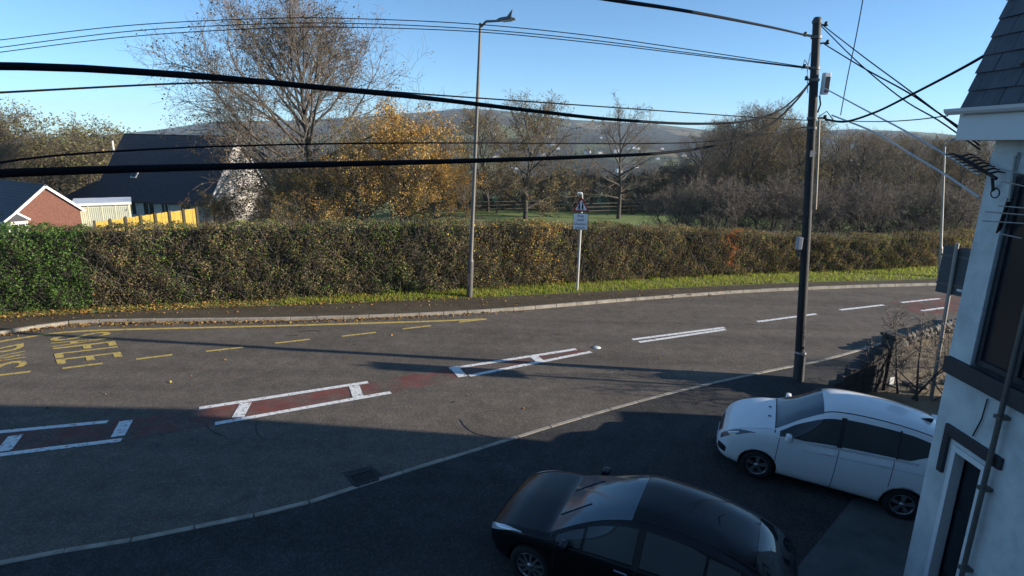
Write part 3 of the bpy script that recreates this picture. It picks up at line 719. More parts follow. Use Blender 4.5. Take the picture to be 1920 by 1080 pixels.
# ================================================================ HOUSES BEYOND THE HEDGE
M_BRICK = mat('red_brick', (0.12, 0.05, 0.036), 0.9, 0, 9, 0.4, 30, c2=(0.21, 0.09, 0.062), detail=9)
M_TILE = mat('dark_roof_tile', (0.035, 0.035, 0.045), 0.65, 0.3, 3, 0.5, 25)
M_RENDER = mat('white_render', (0.60, 0.55, 0.50), 0.85, 0.2, 2, 0.3, 30)
M_CREAM = mat('cream_paint', (0.62, 0.58, 0.42), 0.6, 0.1, 2)
M_GDOOR = mat('garage_door', (0.5, 0.5, 0.40), 0.5, 0.1, 2)
M_UPVC = mat('white_plastic', (0.75, 0.75, 0.74), 0.4)
M_GLASSD = mat('window_glass', (0.02, 0.025, 0.03), 0.22, spec=0.5)
M_TIMBER = mat('yellow_fence_timber', (0.55, 0.36, 0.06), 0.8, 0.2, 5, 0.3, 30)
M_POSTD = mat('dark_post', (0.06, 0.045, 0.03), 0.85, 0.2, 6)
def gable_house(name, apex, ang, hw, rise, wall, length, label, mats, over=0.35):
    """Local x looks out of the gable end, the ridge runs back along -x."""
    root = empty(name, apex, ang, label, 'house')
    ze = -rise
    g = MB().prism([(0, -hw, ze), (0, hw, ze), (0, 0, 0)], (-length, 0, 0)); g.build('gable', mats[0], root)
    MB().box((-length / 2, 0, ze - wall / 2), (length - .01, hw * 2 - .01, wall)).build('wall', mats[1], root)
    th = math.atan2(rise, hw)
    for s in (-1, 1):
        e = Vector((0, s * (hw + over), ze - over * rise / hw)); a = Vector((0, 0, 0.0)); nrm = Vector((0, s * math.sin(th), math.cos(th)))
        q = [a + nrm * .02 + Vector((.25, 0, 0)), e + nrm * .02 + Vector((.25, 0, 0)), e + nrm * .02 - Vector((length + .25, 0, 0)), a + nrm * .02 - Vector((length + .25, 0, 0))]
        rf = MB().prism(q, nrm * .14).build('roof', mats[2], root)
        # raised courses
        nco = int((e - a).length / .34)
        for c in range(nco):
            p = a.lerp(e, (c + .5) / nco) + nrm * .17
            MB().box(p + Vector((-length / 2, 0, 0)), (length + .45, (e - a).length / nco * .93, .03), axes=((1, 0, 0), (e - a), nrm + (e - a).normalized() * -.05)).build('tile_course', mats[2], rf)
        MB().box(a.lerp(e, .5) + nrm * .03 + Vector((.265, 0, 0)), (.03, (e - a).length, .22), axes=((1, 0, 0), (e - a), nrm)).build('bargeboard', mats[3], root)
    MB().tube([(0.25, 0, .17), (-length - .25, 0, .17)], .09, 8).build('ridge', mats[2], root)
    return root
def window(root, p, wid, hgt, nrm_axis, across, frame=M_UPVC, name='window', mull=1):
    f = MB(); ax = (Vector(across), Vector(nrm_axis), Vector((0, 0, 1)))
    for s in (-1, 1):
        f.box(Vector(p) + ax[0] * s * (wid / 2 - .035), (.07, .1, hgt), axes=ax)
        f.box(Vector(p) + ax[2] * s * (hgt / 2 - .035), (wid - .15, .098, .07), axes=ax)
    for k in range(mull):
        f.box(Vector(p) + ax[0] * (wid * ((k + 1) / (mull + 1) - .5)), (.06, .096, hgt - .15), axes=ax)
    o = f.build(name, frame, root)
    MB().box(Vector(p) + ax[1] * .01, (wid - .14, .03, hgt - .14), axes=ax).build('pane', M_GLASSD, o)
    return o
# brick bungalow
ap = DY(83, 350, 41); bung = gable_house('brick_bungalow', ap, R(-30), 2.75, 2.35, 3.2, 12, 'red brick bungalow gable with white bargeboards above the green hedge', (M_BRICK, M_BRICK, M_TILE, M_UPVC)); bung.scale = (.707,) * 3
window(bung, (-3.2, -2.80, -3.1), 1.6, 1.0, (0, -1, 0), (1, 0, 0))
window(bung, (-6.5, -2.80, -3.1), 1.6, 1.0, (0, -1, 0), (1, 0, 0))
# small white porch at its side
pb = DY(22, 398, 38.5); pr = empty('porch', (pb.x, pb.y, gz(pb.x, pb.y)), R(-30), 'small white framed porch beside the brick bungalow', 'porch')
pr.scale = (.7,) * 3; hz = (pb.z - pr.location.z) / .7
MB().box((0, 0, hz / 2 - .4), (1.6, 1.7, hz - .8)).build('wall', M_RENDER, pr)
MB().prism([(0.9, -1.0, hz - .75), (0.9, 1.0, hz - .75), (0.9, 0, hz)], (-1.8, 0, 0)).build('roof', M_TILE, pr)
for s in (-1, 1): MB().box((0.93, s * .5, hz - .34), (.05, 1.28, .16), axes=((1, 0, 0), (0, 1.0, -s * .75), (0, s * .75, 1.0))).build('bargeboard', M_UPVC, pr)
window(pr, (0.83, 0, hz - 1.5), 1.2, 1.0, (1, 0, 0), (0, 1, 0))
# flat roofed garages
ga = DY(134, 384, 42.8); gb_ = PLN(243, 381, (ga.x, ga.y), (ga.x + .84, ga.y + .54))
gang = math.atan2(gb_.y - ga.y, gb_.x - ga.x); glen = math.hypot(gb_.x - ga.x, gb_.y - ga.y) / .707
gr_ = empty('garage_block', (ga.x, ga.y, ga.z), gang, 'cream flat roofed garage block joined to the brick bungalow', 'garage'); gr_.scale = (.707,) * 3
MB().box((glen / 2, 3.0, -2.2), (glen, 5.9, 4.2)).build('wall', M_CREAM, gr_)
MB().box((glen / 2, 2.9, 0.0), (glen + .3, 6.4, .24)).build('roof', M_UPVC, gr_)
nd = 4
for i in range(nd):
    x0 = .15 + i * (glen - .3) / nd; wd = (glen - .3) / nd
    d_ = MB().box((x0 + wd / 2, -.02, -1.42), (wd * .92, .10, 2.3)).build('door', M_CREAM if i == 0 else M_GDOOR, gr_)
    for k in range(6): MB().box((x0 + wd * (.5 + (k - 2.5) * .145), -.085, -1.42), (.035, .035, 2.1)).build('rib', M_CREAM if i == 0 else M_GDOOR, d_)
    MB().box((x0 + wd + .0, -.04, -1.42), (.1, .14, 2.5)).build('post', M_CREAM, gr_)
# dark roofed house with the white gable
ap = DY(443, 259, 68); big = gable_house('dark_roofed_house', ap, R(-15), 4.9, 6.5, 3.4, 15.5, 'large house with steep dark roof and sunlit white gable behind the tall tree', (M_RENDER, M_RENDER, M_TILE, M_UPVC), .5)
for xx, ww in ((-3.2, 1.5), (-6.0, 1.0), (-8.2, 1.6), (-10.6, 1.4)): window(big, (xx, -4.95, -7.9), ww, 1.5, (0, -1, 0), (1, 0, 0))
nr = Vector((0, -6.5, 4.9)).normalized()
sk = MB().box(Vector((-11.2, -3.2, -4.25)) + nr * .24, (.8, 1.2, .1), axes=((1, 0, 0), (0, -4.9, -6.5), nr)).build('skylight', M_UPVC, big)
MB().box(Vector((-11.2, -3.2, -4.25)) + nr * .31, (.62, 1.0, .05), axes=((1, 0, 0), (0, -4.9, -6.5), nr)).build('pane', M_GLASSD, sk)
ch = MB().tube([(-15.9, -1.6, -3.0), (-15.9, -1.6, -.6)], .13, 8).build('flue', M_RENDER, big)
# single storey wing with hipped roof on its far end
wg_ = DY(205, 340, 72); we = empty('bungalow_wing', (wg_.x, wg_.y, wg_.z), R(-15), 'low hipped dark roof next to the large dark roofed house', 'house')
MB().add([(3, -3.2, -2.3), (3, 3.2, -2.3), (-5, 3.2, -2.3), (-5, -3.2, -2.3), (2.4, 0, 0), (-2, 0, 0)], [(0, 1, 4), (1, 2, 5, 4), (2, 3, 5), (3, 0, 4, 5), (0, 3, 2, 1)]).build('roof', M_TILE, we)
MB().box((-1, 0, -3.8), (7.4, 5.8, 3.0)).build('wall', M_RENDER, we)
window(we, (-1.5, -2.95, -3.4), 1.4, 1.1, (0, -1, 0), (1, 0, 0))
MB().tube([(2.3, -.5, -.4), (2.3, -.5, .5)], .12, 8).build('flue', M_UPVC, we)
# yellow fence: panels between dark posts
fa = DY(176, 415, 36.0); fb = PLN(368, 389, (fa.x, fa.y), (fa.x + .72, fa.y + .69))
fang = math.atan2(fb.y - fa.y, fb.x - fa.x); flen = math.hypot(fb.x - fa.x, fb.y - fa.y)
fn = empty('yellow_fence', (fa.x, fa.y, gz(fa.x, fa.y) - .3), fang, 'sunlit yellow timber fence of boards between garages and brown bush', 'fence')
npan = 7; fr_ = random.Random(4)
for i in range(npan + 1):
    t = i / npan; zt = fa.z * (1 - t) + fb.z * t - fn.location.z
    MB().box((t * flen, -.02, zt / 2 - .02), (.13, .14, zt + .12)).build('post', M_POSTD, fn)
    if i == npan: break
    bw = flen / npan / 9
    for k in range(9):
        tt_ = (i + (k + .5) / 9) / npan; zt = fa.z * (1 - tt_) + fb.z * tt_ - fn.location.z
        MB().box((tt_ * flen, fr_.uniform(-.012, .012), zt / 2 - .05 + fr_.uniform(-.02, .02)), (bw * .95, .03, zt)).build('board', M_TIMBER, fn)
# field fence
M_RAIL = mat('weathered_rail', (0.07, 0.06, 0.05), 0.9, 0.25, 5)
def rail_fence(p0, p1, y, label):
    a = DY(p0, 400, y); c = DY(p1, 400, y + 3); za, zc = gz(a.x, a.y), gz(c.x, c.y)
    root = empty('field_fence', (a.x, a.y, za), 0, label, 'fence'); n = max(3, int((c - a).length / 2.2))
    P_ = [Vector((a.x + (c.x - a.x) * i / n - a.x, a.y + (c.y - a.y) * i / n - a.y, gz(a.x + (c.x - a.x) * i / n, a.y + (c.y - a.y) * i / n) - za)) for i in range(n + 1)]
    for p in P_: MB().box(p + Vector((0, 0, .6)), (.14, .14, 1.3)).build('post', M_RAIL, root)
    for i in range(n):
        for hgt in (.45, .8, 1.12): MB().tube([P_[i] + Vector((0, -.09, hgt)), P_[i + 1] + Vector((0, -.09, hgt))], .055, 6).build('rail', M_RAIL, root)
rail_fence(842, 1058, 53, 'dark post and rail fence across the field left of the warning sign')
rail_fence(1092, 1230, 53.5, 'dark post and rail fence across the field right of the warning sign')

# valley town
M_WHT = mat('town_white', (0.62, 0.6, 0.57), 0.8); M_SLT = mat('town_slate', (0.07, 0.07, 0.08), 0.7)
tr_ = random.Random(12)
wall_me = MB().box((0, 0, 2.5), (9, 7, 5)).mesh('wall', M_WHT)
roof_me = MB().prism([(4.8, -3.9, 5), (4.8, 3.9, 5), (4.8, 0, 8)], (-9.6, 0, 0)).mesh('roof', M_SLT)
def hill_z(x, y):
    pxv = to_px(np.array([[x, y, 0.0]]))[0][0]; best = -48.0
    top = DY(float(pxv), float(np.interp(pxv, sx, sy)), 2400.0); t = (y - 650) / 1750
    if t < 0: return float(terrain_z(x, y))
    return -42 + (top.z + 42) * t ** 1.25 + lnoise(x, y, 3) * 5 * math.sin(t * math.pi)
for i in range(36):
    px = tr_.choice([tr_.uniform(1090, 1300)] * 3 + [tr_.uniform(830, 1100), tr_.uniform(1560, 1760)]); yy = tr_.uniform(820, 1500)
    xx = ray(px, 300).x / ray(px, 300).y * yy
    o = empty('terrace_house', (xx, yy, hill_z(xx, yy) - .5), tr_.choice([.2, .25, 1.7, -.3]) + tr_.uniform(-.1, .1), 'tiny white house in the far valley town below the hills', 'house', 'houses of the far valley town')
    sc1 = tr_.uniform(.8, 1.2); o.scale = (sc1, sc1, sc1)
    link('wall', wall_me, o); link('roof', roof_me, o)

# ================================================================ STREET FURNITURE
M_GALV = mat('painted_steel', (0.12, 0.11, 0.10), 0.5, 0.15, 6, metal=0.2)
M_GALVL = mat('galvanised_steel', (0.34, 0.32, 0.29), 0.5, 0.15, 6, metal=0.3)
def lamp_column(base, top, arm, label, r=0.085, mt=M_GALV, fin=False):
    root = empty('street_lamp', base, 0, label, 'street lamp'); t = Vector(top) - Vector(base); L_ = t.length; u = t.normalized()
    MB().tube([(0, 0, -.2), u * 1.5], r * 1.5, 14).build('base', mt, root)
    MB().tube([u * 1.49, u * 1.62, u * (L_ * .6), t], [r * 1.5, r, r * .85, r * .6], 14).build('column', mt, root)
    dr_ = Vector((-.12, -.06 - r * 1.2, 0)); MB().box(Vector((0, -r * 1.5 - .004, .75)), (.12, .02, .5)).build('door', mt, root)
    av = Vector(arm); a2 = av.normalized(); ar = MB().tube([t - u * .15, t + a2 * .25 + Vector((0, 0, .03)), t + av], [.05, .045, .04], 10).build('arm', mt, root)
    sd = Vector((-a2.y, a2.x, 0)).normalized(); c = t + av
    hd = MB()
    for k, (w_, h_) in enumerate(((.05, .05), (.10, .08), (.14, .09), (.14, .07), (.08, .03))):
        pass
    prof = [(-.1, .05, .05), (.05, .11, .09), (.3, .15, .10), (.55, .14, .07), (.68, .06, .03)]
    vs = []
    for s_, w_, h_ in prof:
        q = c + a2 * s_
        vs += [q + sd * w_ + Vector((0, 0, -.02)), q + sd * w_ * .7 + Vector((0, 0, h_)), q - sd * w_ * .7 + Vector((0, 0, h_)), q - sd * w_ + Vector((0, 0, -.02))]
    fs_ = [(i * 4 + j, i * 4 + (j + 1) % 4, (i + 1) * 4 + (j + 1) % 4, (i + 1) * 4 + j) for i in range(4) for j in range(4)] + [(0, 1, 2, 3), (16, 17, 18, 19)]
    hd.add(vs, fs_); lantern = hd.build('lantern', mat('lantern_grey', (.09, .09, .1), .5), root)
    MB().box(c + a2 * .34 - Vector((0, 0, .035)), (.4, .2, .03), axes=(a2, sd, sd.cross(a2))).build('lens', mat('lamp_lens', (.5, .5, .48), .2), lantern)
    if fin:
        q = c + a2 * .38 + Vector((0, 0, .08))
        MB().prism([q - a2 * .1, q + a2 * .12, q + a2 * .17 + Vector((0, 0, .26)), q + a2 * .10 + Vector((0, 0, .2))], sd * .03).build('fin', mat('lantern_grey', (.09, .09, .1)), lantern)
    return root
lb = G(880, 556, .12); lt_ = DY(901, 43, lb.y)
la = DY(936, 39, lb.y - .4) - lt_
lamp_column(lb, lt_, la, 'tall street lamp column with a short arm in front of the hedge', fin=True)
fb2 = G(1762, 519, .12); ft2 = DY(1772, 268, fb2.y)
lamp_column(fb2, ft2, DY(1787, 264, fb2.y - .5) - ft2, 'slim lit street lamp column near the white building corner', r=.06, mt=M_GALVL)

# warning sign with plate
M_SIGNW = mat('sign_white', (.78, .79, .8), .4); M_SIGNR = mat('sign_red', (.35, .03, .03), .4); M_BLK = mat('sign_black', (.012, .012, .014), .5); M_SIGNB = mat('sign_back', (.16, .17, .18), .6)
sb = G(1082, 546, .12); st_ = DY(1085, 372, sb.y); zt = st_.z - sb.z
SA = R(-8)
ws = empty('warning_sign', sb, SA, 'red edged triangle warning sign with white plate on a pale post', 'road sign')
MB().tube([(0, .06, -.2), (0.02, .06, zt)], .048, 12).build('post', mat('post_pale', (.5, .48, .45), .5), ws)
k = (DY(1098, 400, sb.y) - DY(1067, 400, sb.y)).x
def zpx(py): return DY(1082, py, sb.y).z - sb.z
def rounded_tri(w_, z0, z1, y_):
    pts = []
    cx = [(-w_ / 2, z0), (w_ / 2, z0), (0, z1)]
    for i in range(3):
        p, q, r_ = Vector((*cx[i - 1], 0)), Vector((*cx[i], 0)), Vector((*cx[(i + 1) % 3], 0))
        for t in (0, .5, 1):
            a = q.lerp(p, .09); c = q.lerp(r_, .09); e = a.lerp(q, t).lerp(q.lerp(c, t), t); pts.append((e.x, y_, e.y))
    return pts
z0, z1 = zpx(397), zpx(368)
tw = (z1 - z0) * 1.12
tri = MB().prism(rounded_tri(tw, z0, z1, 0.0), (0, .015, 0)).build('triangle', M_SIGNR, ws)
MB().prism(rounded_tri(tw * .70, z0 + (z1 - z0) * .105, z0 + (z1 - z0) * .80, -.004), (0, .003, 0)).build('face', M_SIGNW, tri)
# two walking figures, one with a stick
hs = (z1 - z0)
for i, xo in enumerate((-.10 * tw, .09 * tw)):
    b0 = z0 + hs * .13; fg = MB(); y_ = -.007
    fg.prism([(xo - .055 * hs, y_, b0), (xo - .01 * hs, y_, b0), (xo + .03 * hs, y_, b0 + .24 * hs), (xo + .045 * hs, y_, b0 + .38 * hs), (xo - .02 * hs, y_, b0 + .40 * hs), (xo - .07 * hs, y_, b0 + .25 * hs)], (0, .002, 0))
    fg.prism([(xo + .02 * hs, y_, b0), (xo + .06 * hs, y_, b0), (xo + .045 * hs, y_, b0 + .22 * hs), (xo, y_, b0 + .22 * hs)], (0, .002, 0))
    fg.prism([(xo - .015 * hs + .05 * hs * math.cos(a), y_, b0 + .45 * hs + .05 * hs * math.sin(a)) for a in [j * .785 for j in range(8)]], (0, .002, 0))
    if i == 0: fg.prism([(xo - .12 * hs, y_, b0), (xo - .10 * hs, y_, b0), (xo - .06 * hs, y_, b0 + .26 * hs), (xo - .075 * hs, y_, b0 + .26 * hs)], (0, .002, 0))
    fg.build('pictogram', M_BLK, tri)
pz0, pz1 = zpx(431), zpx(399.5); pw = k * .92
pl = MB().box((0, .0, (pz0 + pz1) / 2), (pw, .015, pz1 - pz0), bev=.006).build('plate', M_BLK, ws)
MB().box((0, -.009, (pz0 + pz1) / 2), (pw * .94, .006, (pz1 - pz0) * .94)).build('plate_face', M_SIGNW, pl)
for i, line in enumerate(('Pobl', 'anabl', 'Disabled', 'people')):
    vs, fs_ = glyph(line, 1.0); lo, hi = vs.min(0), vs.max(0); hgt = (pz1 - pz0) * .15
    s_ = min(hgt / .72, pw * .8 / (hi[0] - lo[0]))
    zc = pz1 - (pz1 - pz0) * (0.20 + .215 * i + (.03 if i > 1 else 0))
    V_ = [((v[0] - (lo[0] + hi[0]) / 2) * s_, -.0145, zc + v[1] * s_ - hgt * .3) for v in vs]
    MB().add(V_, fs_).build('lettering', M_BLK, pl)
for zz_ in (z0 + .12, (pz0 + pz1) / 2): MB().box((0, .05, zz_), (.16, .08, .04)).build('clip', M_GALV, ws)
neck = MB().tube([(0.02, .06, zt - .1), (0.03, .06, zt + .12), (0.0, -.02, zt + .24), (-.06, -.22, zt + .26)], .022, 8).build('lamp_neck', M_UPVC, ws)
MB().box((-.08, -.26, zt + .23), (.2, .3, .07), bev=.02).build('lamp_head', M_UPVC, ws)

# large sign seen from behind, beyond the garden wall
SY = 14.4
ob = Vector((DY(1752, 720, SY).x, SY, -0.02)); za_, zb_ = DY(1785, 551, SY).z, DY(1785, 462, SY).z
os_ = empty('road_sign', ob, R(118), 'back of a tall dark road sign beside the white building', 'road sign')
xoff = DY(1785, 505, SY).x - ob.x
MB().tube([(0, 0, -.2), (xoff * math.cos(R(118)), -xoff * math.sin(R(118)), zb_ + .1)], .045, 12).build('post', M_GALVL, os_)
cxy = Vector((xoff * math.cos(R(118)) * .75, -xoff * math.sin(R(118)) * .75 - .06, 0))
MB().box(cxy + Vector((0, 0, (za_ + zb_) / 2)), (.68, .02, zb_ - za_), bev=.008).build('panel', mat('sign_rear', (.07, .075, .085), .6), os_)
for t in (.2, .8): MB().box(cxy + Vector((0, .025, za_ + (zb_ - za_) * t)), (.7, .03, .05)).build('rail', M_GALV, os_)
MB().box(cxy + Vector((-.2, .014, za_ + .15)), (.12, .006, .06)).build('sticker', M_SIGNW, os_)
# ================================================================ UTILITY POLE AND WIRES
M_POLE = mat('creosoted_timber', (0.022, 0.02, 0.022), 0.7, 0.3, 5, 0.4, 30)
M_CABLE = mat('black_cable', (0.010, 0.010, 0.012), 0.8, spec=0.08); M_CABLEG = mat('grey_cable', (0.5, 0.5, 0.5), 0.5)
pb_ = GF(1498, 712); pt = DY(1532, 40, pb_.y); PV = pt - pb_
def on_pole(py):                            # point of the leaning pole at that picture row
    lo, hi = 0.0, 1.05
    for _ in range(40):
        mid = (lo + hi) / 2
        if to_px(np.array([pb_ + PV * mid]))[1][0] > py: lo = mid
        else: hi = mid
    return PV * lo
up_ = empty('utility_pole', pb_, 0, 'dark timber utility pole carrying overhead wires by the near kerb', 'utility pole')
MB().tube([(0, 0, -.3), PV * .5, PV], [.125, .112, .098], 18).build('shaft', M_POLE, up_)
MB().tube([(0, 0, -.3), on_pole(664)], [.15, .142], 18).build('sleeve', mat('pole_sleeve', (.05, .05, .052), .6), up_)
q = on_pole(662); MB().tube([q, q + Vector((0, 0, .05))], [.156, .148], 18).build('sleeve_ring', M_GALVL, up_)
MB().lathe([(.11, -.05), (.118, .0), (.08, .09), (0, .11)], PV, n=14).build('cap', mat('pole_cap', (.05, .05, .055), .6), up_)
q = on_pole(288); MB().box(q + Vector((0, -.12, 0)), (.13, .012, .16)).build('number_plate', M_GALVL, up_)
for py in (70, 128, 150, 222, 240):
    q = on_pole(py); MB().tube([q + Vector((0, 0, -.03)), q + Vector((0, 0, .03))], [.128, .128], 16).build('band', M_GALV, up_)
for py, dx in ((68, -.3), (128, -.28), (150, -.22), (48, .2), (82, .26), (222, .3)):
    q = on_pole(py); MB().tube([q, q + Vector((dx, -.05, .02))], .022, 8).build('bracket', M_GALV, up_)
    MB().lathe([(.02, -.05), (.05, -.04), (.035, 0), (.05, .03), (.02, .06)], q + Vector((dx, -.05, .03)), n=10).build('insulator', M_BLK, up_)
q = on_pole(157); bx = MB().box(q + Vector((.26, -.06, 0)), (.16, .16, .52), bev=.02).build('terminal_box', M_UPVC, up_)
MB().box(q + Vector((.27, -.146, -.03)), (.11, .012, .38)).build('panel', M_BLK, bx)
MB().tube([q + Vector((.16, -.05, -.28)), q + Vector((.2, -.08, -.5)), q + Vector((.17, -.05, -.7))], .02, 8).build('tail', M_CABLE, up_)
MB().tube([on_pole(225) + Vector((.15, -.06, 0)), on_pole(300) + Vector((.17, -.06, 0)), on_pole(392) + Vector((.18, -.06, 0))], .03, 8).build('conduit', mat('conduit_buff', (.45, .36, .26), .6), up_)
q = on_pole(456); b2 = MB().box(q + Vector((-.2, -.04, 0)), (.13, .16, .34), bev=.02).build('meter_box', mat('box_grey', (.33, .34, .36), .5), up_)
MB().tube([q + Vector((-.19, -.04, -.16)), q + Vector((-.19, -.04, -.36))], .03, 8).build('pipe', M_GALV, up_)
MB().tube([on_pole(100) + Vector((-.15, -.05, 0)), on_pole(130) + Vector((-.22, -.08, 0)), on_pole(175) + Vector((-.17, -.05, 0))], .012, 6).build('jumper', M_CABLEG, up_)
MB().tube([on_pole(218) + Vector((.15, -.06, .0)), on_pole(210) + Vector((.32, -.08, .02)), on_pole(224) + Vector((.5, -.08, 0))], .012, 6).build('jumper', M_CABLE, up_)
MB().tube([on_pole(128) + Vector((-.15, -.05, .0)), on_pole(115) + Vector((-.3, -.08, .02)), on_pole(132) + Vector((-.36, -.08, 0))], .01, 6).build('jumper', M_CABLE, up_)
PX_ = (pb_.x + PV.x, pb_.y + PV.y)
def wire(pts, end, r, label, mt=M_CABLE, a=None, group=None, dy=0.0, ywall=None):
    """A cable hanging in the upright plane between the pole and `end` (plan x, y)."""
    a = a or (PX_[0], PX_[1] + dy)
    P_ = crspline([tuple(PLN(px, py, a, end)) for px, py in pts], 60)
    if ywall is not None:                   # carried on to the wall behind the camera, or along the street
        d = P_[0] - P_[2]; d /= np.linalg.norm(d); d[2] *= .4
        k = (ywall - P_[0][1]) / d[1] if abs(d[1]) > .2 else 30.0
        P_ = np.concatenate([(P_[0] + d * k)[None], (P_[0] + d * k * .5)[None], P_])
    loc = P_[0]; me = MB().tube([p - loc for p in P_], r, 6).mesh('overhead_wire', mt)
    o = link('overhead_wire', me, None, loc); return tag(o, label, 'wire', group)
FARL = (-16.0, 16.6)
wire([(-80, 86), (0, 75), (250, 47), (520, 34), (700, 36), (900, 46), (1100, 66), (1300, 94), (1519, 127)], FARL, .011, 'uppermost of the three thin parallel power lines high in the sky', ywall=-1.2)
wire([(-80, 101), (0, 89), (250, 58), (520, 44), (700, 45), (900, 55), (1100, 74), (1300, 100), (1519, 128)], FARL, .011, 'middle one of the three thin parallel power lines high in the sky', ywall=-1.2)
wire([(-80, 111), (0, 98), (250, 68), (520, 52), (700, 52), (900, 60), (1100, 79), (1300, 103), (1519, 129)], FARL, .011, 'lowest of the three thin parallel power lines high in the sky', ywall=-1.2)
NL = (-2.75, 3.2)
wire([(-90, 123), (0, 124), (150, 128), (400, 145), (600, 164), (800, 184), (1000, 208), (1150, 224), (1300, 232), (1400, 227), (1460, 208), (1500, 176), (1521, 151)], NL, .021, 'thick black cable sweeping across the sky through the crown of the tall tree', ywall=-1.2)
wire([(-90, 329), (0, 325), (200, 318), (400, 313), (700, 306), (900, 301), (1100, 294), (1250, 286), (1350, 270), (1440, 236), (1490, 192), (1521, 152)], NL, .0235, 'thick black cable crossing in front of the dark house roof', ywall=-1.2)
NL2 = (-5.2, 6.0)
wire([(-90, 318), (0, 305), (100, 292), (300, 279), (500, 272), (700, 268.5), (900, 268), (1100, 269), (1300, 267), (1420, 254), (1522, 236)], NL2, .011, 'thin wire just above the thick cable over the house roofs', ywall=-1.2)
wire([(-90, 178), (0, 173.5), (300, 158), (430, 155.5), (600, 162), (800, 177), (1000, 191), (1200, 205), (1400, 219), (1522, 226)], NL2, .011, 'thin wire just below the thick cable through the tall tree crown', ywall=-1.2)
wire([(960, -32), (1150, 0), (1300, 23), (1450, 52), (1519, 68)], (1.3, 7.0), .022, 'stout cable rising from the pole top out of the picture', ywall=-1.2)
FX = 6.2
BLD = (FX - .1, 7.6)
wire([(1541, 46), (1620, 107), (1700, 166), (1770, 220), (1836, 272)], BLD, .012, 'upper steep service wire from pole top to the white building')
wire([(1541, 50), (1610, 118), (1690, 184), (1760, 226), (1838, 281)], BLD, .012, 'lower steep service wire from pole top to the white building')
wire([(1546, 83), (1620, 128), (1700, 172), (1760, 212), (1836, 264)], BLD, .014, 'service wire starting just below the pole top insulators')
wire([(1622, -30), (1616, 10), (1603, 80), (1590, 140), (1576, 216)], (5.2, 8.2), .011, 'thin wire hanging steeply down to the junction right of the pole', a=(PX_[0] + .5, PX_[1] - .1))
wire([(1548, 224), (1585, 228), (1640, 211), (1700, 182), (1800, 130), (1884, 82)], (FX - .25, 7.0), .022, 'thick black service cable from mid pole to the roof bracket', dy=-.1)
wire([(1546, 226), (1640, 228), (1710, 225), (1777, 217)], (FX - .5, 7.95), .008, 'thin slack wire from the pole to the gutter end')
wire([(1560, 216), (1640, 248), (1700, 284), (1770, 326), (1836, 370)], BLD, .017, 'pale cable slanting down across the wood to the building', mt=M_CABLEG)
wire([(1545, 165), (1620, 205), (1700, 247), (1760, 282), (1836, 327)], BLD, .015, 'pale cable slanting down above the slim street lamp', mt=M_CABLEG)

# ================================================================ WHITE BUILDING
M_WALL = mat('white_masonry_paint', (0.60, 0.61, 0.60), 0.85, 0.2, 2.2, 0.5, 45, detail=9)
M_TRIM = mat('black_masonry_trim', (0.035, 0.035, 0.04), 0.6, 0.2, 6)
M_SLATE = mat('roof_slate', (0.055, 0.058, 0.072), 0.55, 0.35, 4, 0.3, 30)
M_GUT = mat('white_gutter', (0.62, 0.62, 0.62), 0.4); M_DOOR = mat('dark_door', (0.02, 0.022, 0.026), 0.35)
YC, YE = 7.83, -1.19
wb = empty('white_building', (FX, YC, -1.2), 0, 'white painted building with black trim and slate roof beside the parked cars', 'building')
def wbx(name, x0, x1, y0, y1, z0, z1, mt, parent=None, bev=0.0):
    return MB().box(((x0 + x1) / 2 - FX, (y0 + y1) / 2 - YC, (z0 + z1) / 2 + 1.2), (abs(x1 - x0), abs(y1 - y0), abs(z1 - z0)), bev=bev).build(name, mt, parent or wb)
X1 = 9.6
wl = MB()
def wadd(y0, y1, z0, z1, x1=X1): wl.box(((FX + x1) / 2 - FX, (y0 + y1) / 2 - YC, (z0 + z1) / 2 + 1.2), (x1 - FX, y1 - y0, z1 - z0))
wadd(7.42, YC, -1.2, 6.55); wadd(YE, 6.82, -1.2, 3.55); wadd(6.82, 7.42, 2.44, 3.55); wadd(YE, 6.2, 3.55, 6.55); wadd(6.2, 7.42, 6.15, 6.55)
wl.box((1.9, (6.0 + 7.42) / 2 - YC, 3.6), (2.6, 1.42, 9.0))
wl.build('wall', M_WALL, wb)
# door with white frame and drip mould
dfr = wbx('door_frame', FX - .03, FX + .12, 7.345, 7.418, -1.2, 2.36, M_UPVC)
wbx('jamb', FX - .03, FX + .12, 6.822, 6.89, -1.2, 2.36, M_UPVC, dfr); wbx('head', FX - .03, FX + .12, 6.822, 7.418, 2.363, 2.438, M_UPVC, dfr)
dr_ = wbx('door', FX + .16, FX + .22, 6.86, 7.38, -1.2, 2.42, M_DOOR)
for z0_, z1_ in ((-.9, .3), (.5, 1.5), (1.65, 2.3)): wbx('panel', FX + .145, FX + .158, 6.93, 7.31, z0_, z1_, M_GLASSD, dr_, .004)
wbx('drip_mould', FX - .05, FX - .002, 6.62, 7.60, 2.52, 2.68, M_TRIM, None, .01); wbx('drip_mould', FX - .05, FX - .002, 7.50, 7.60, 1.95, 2.517, M_TRIM, None, .01)
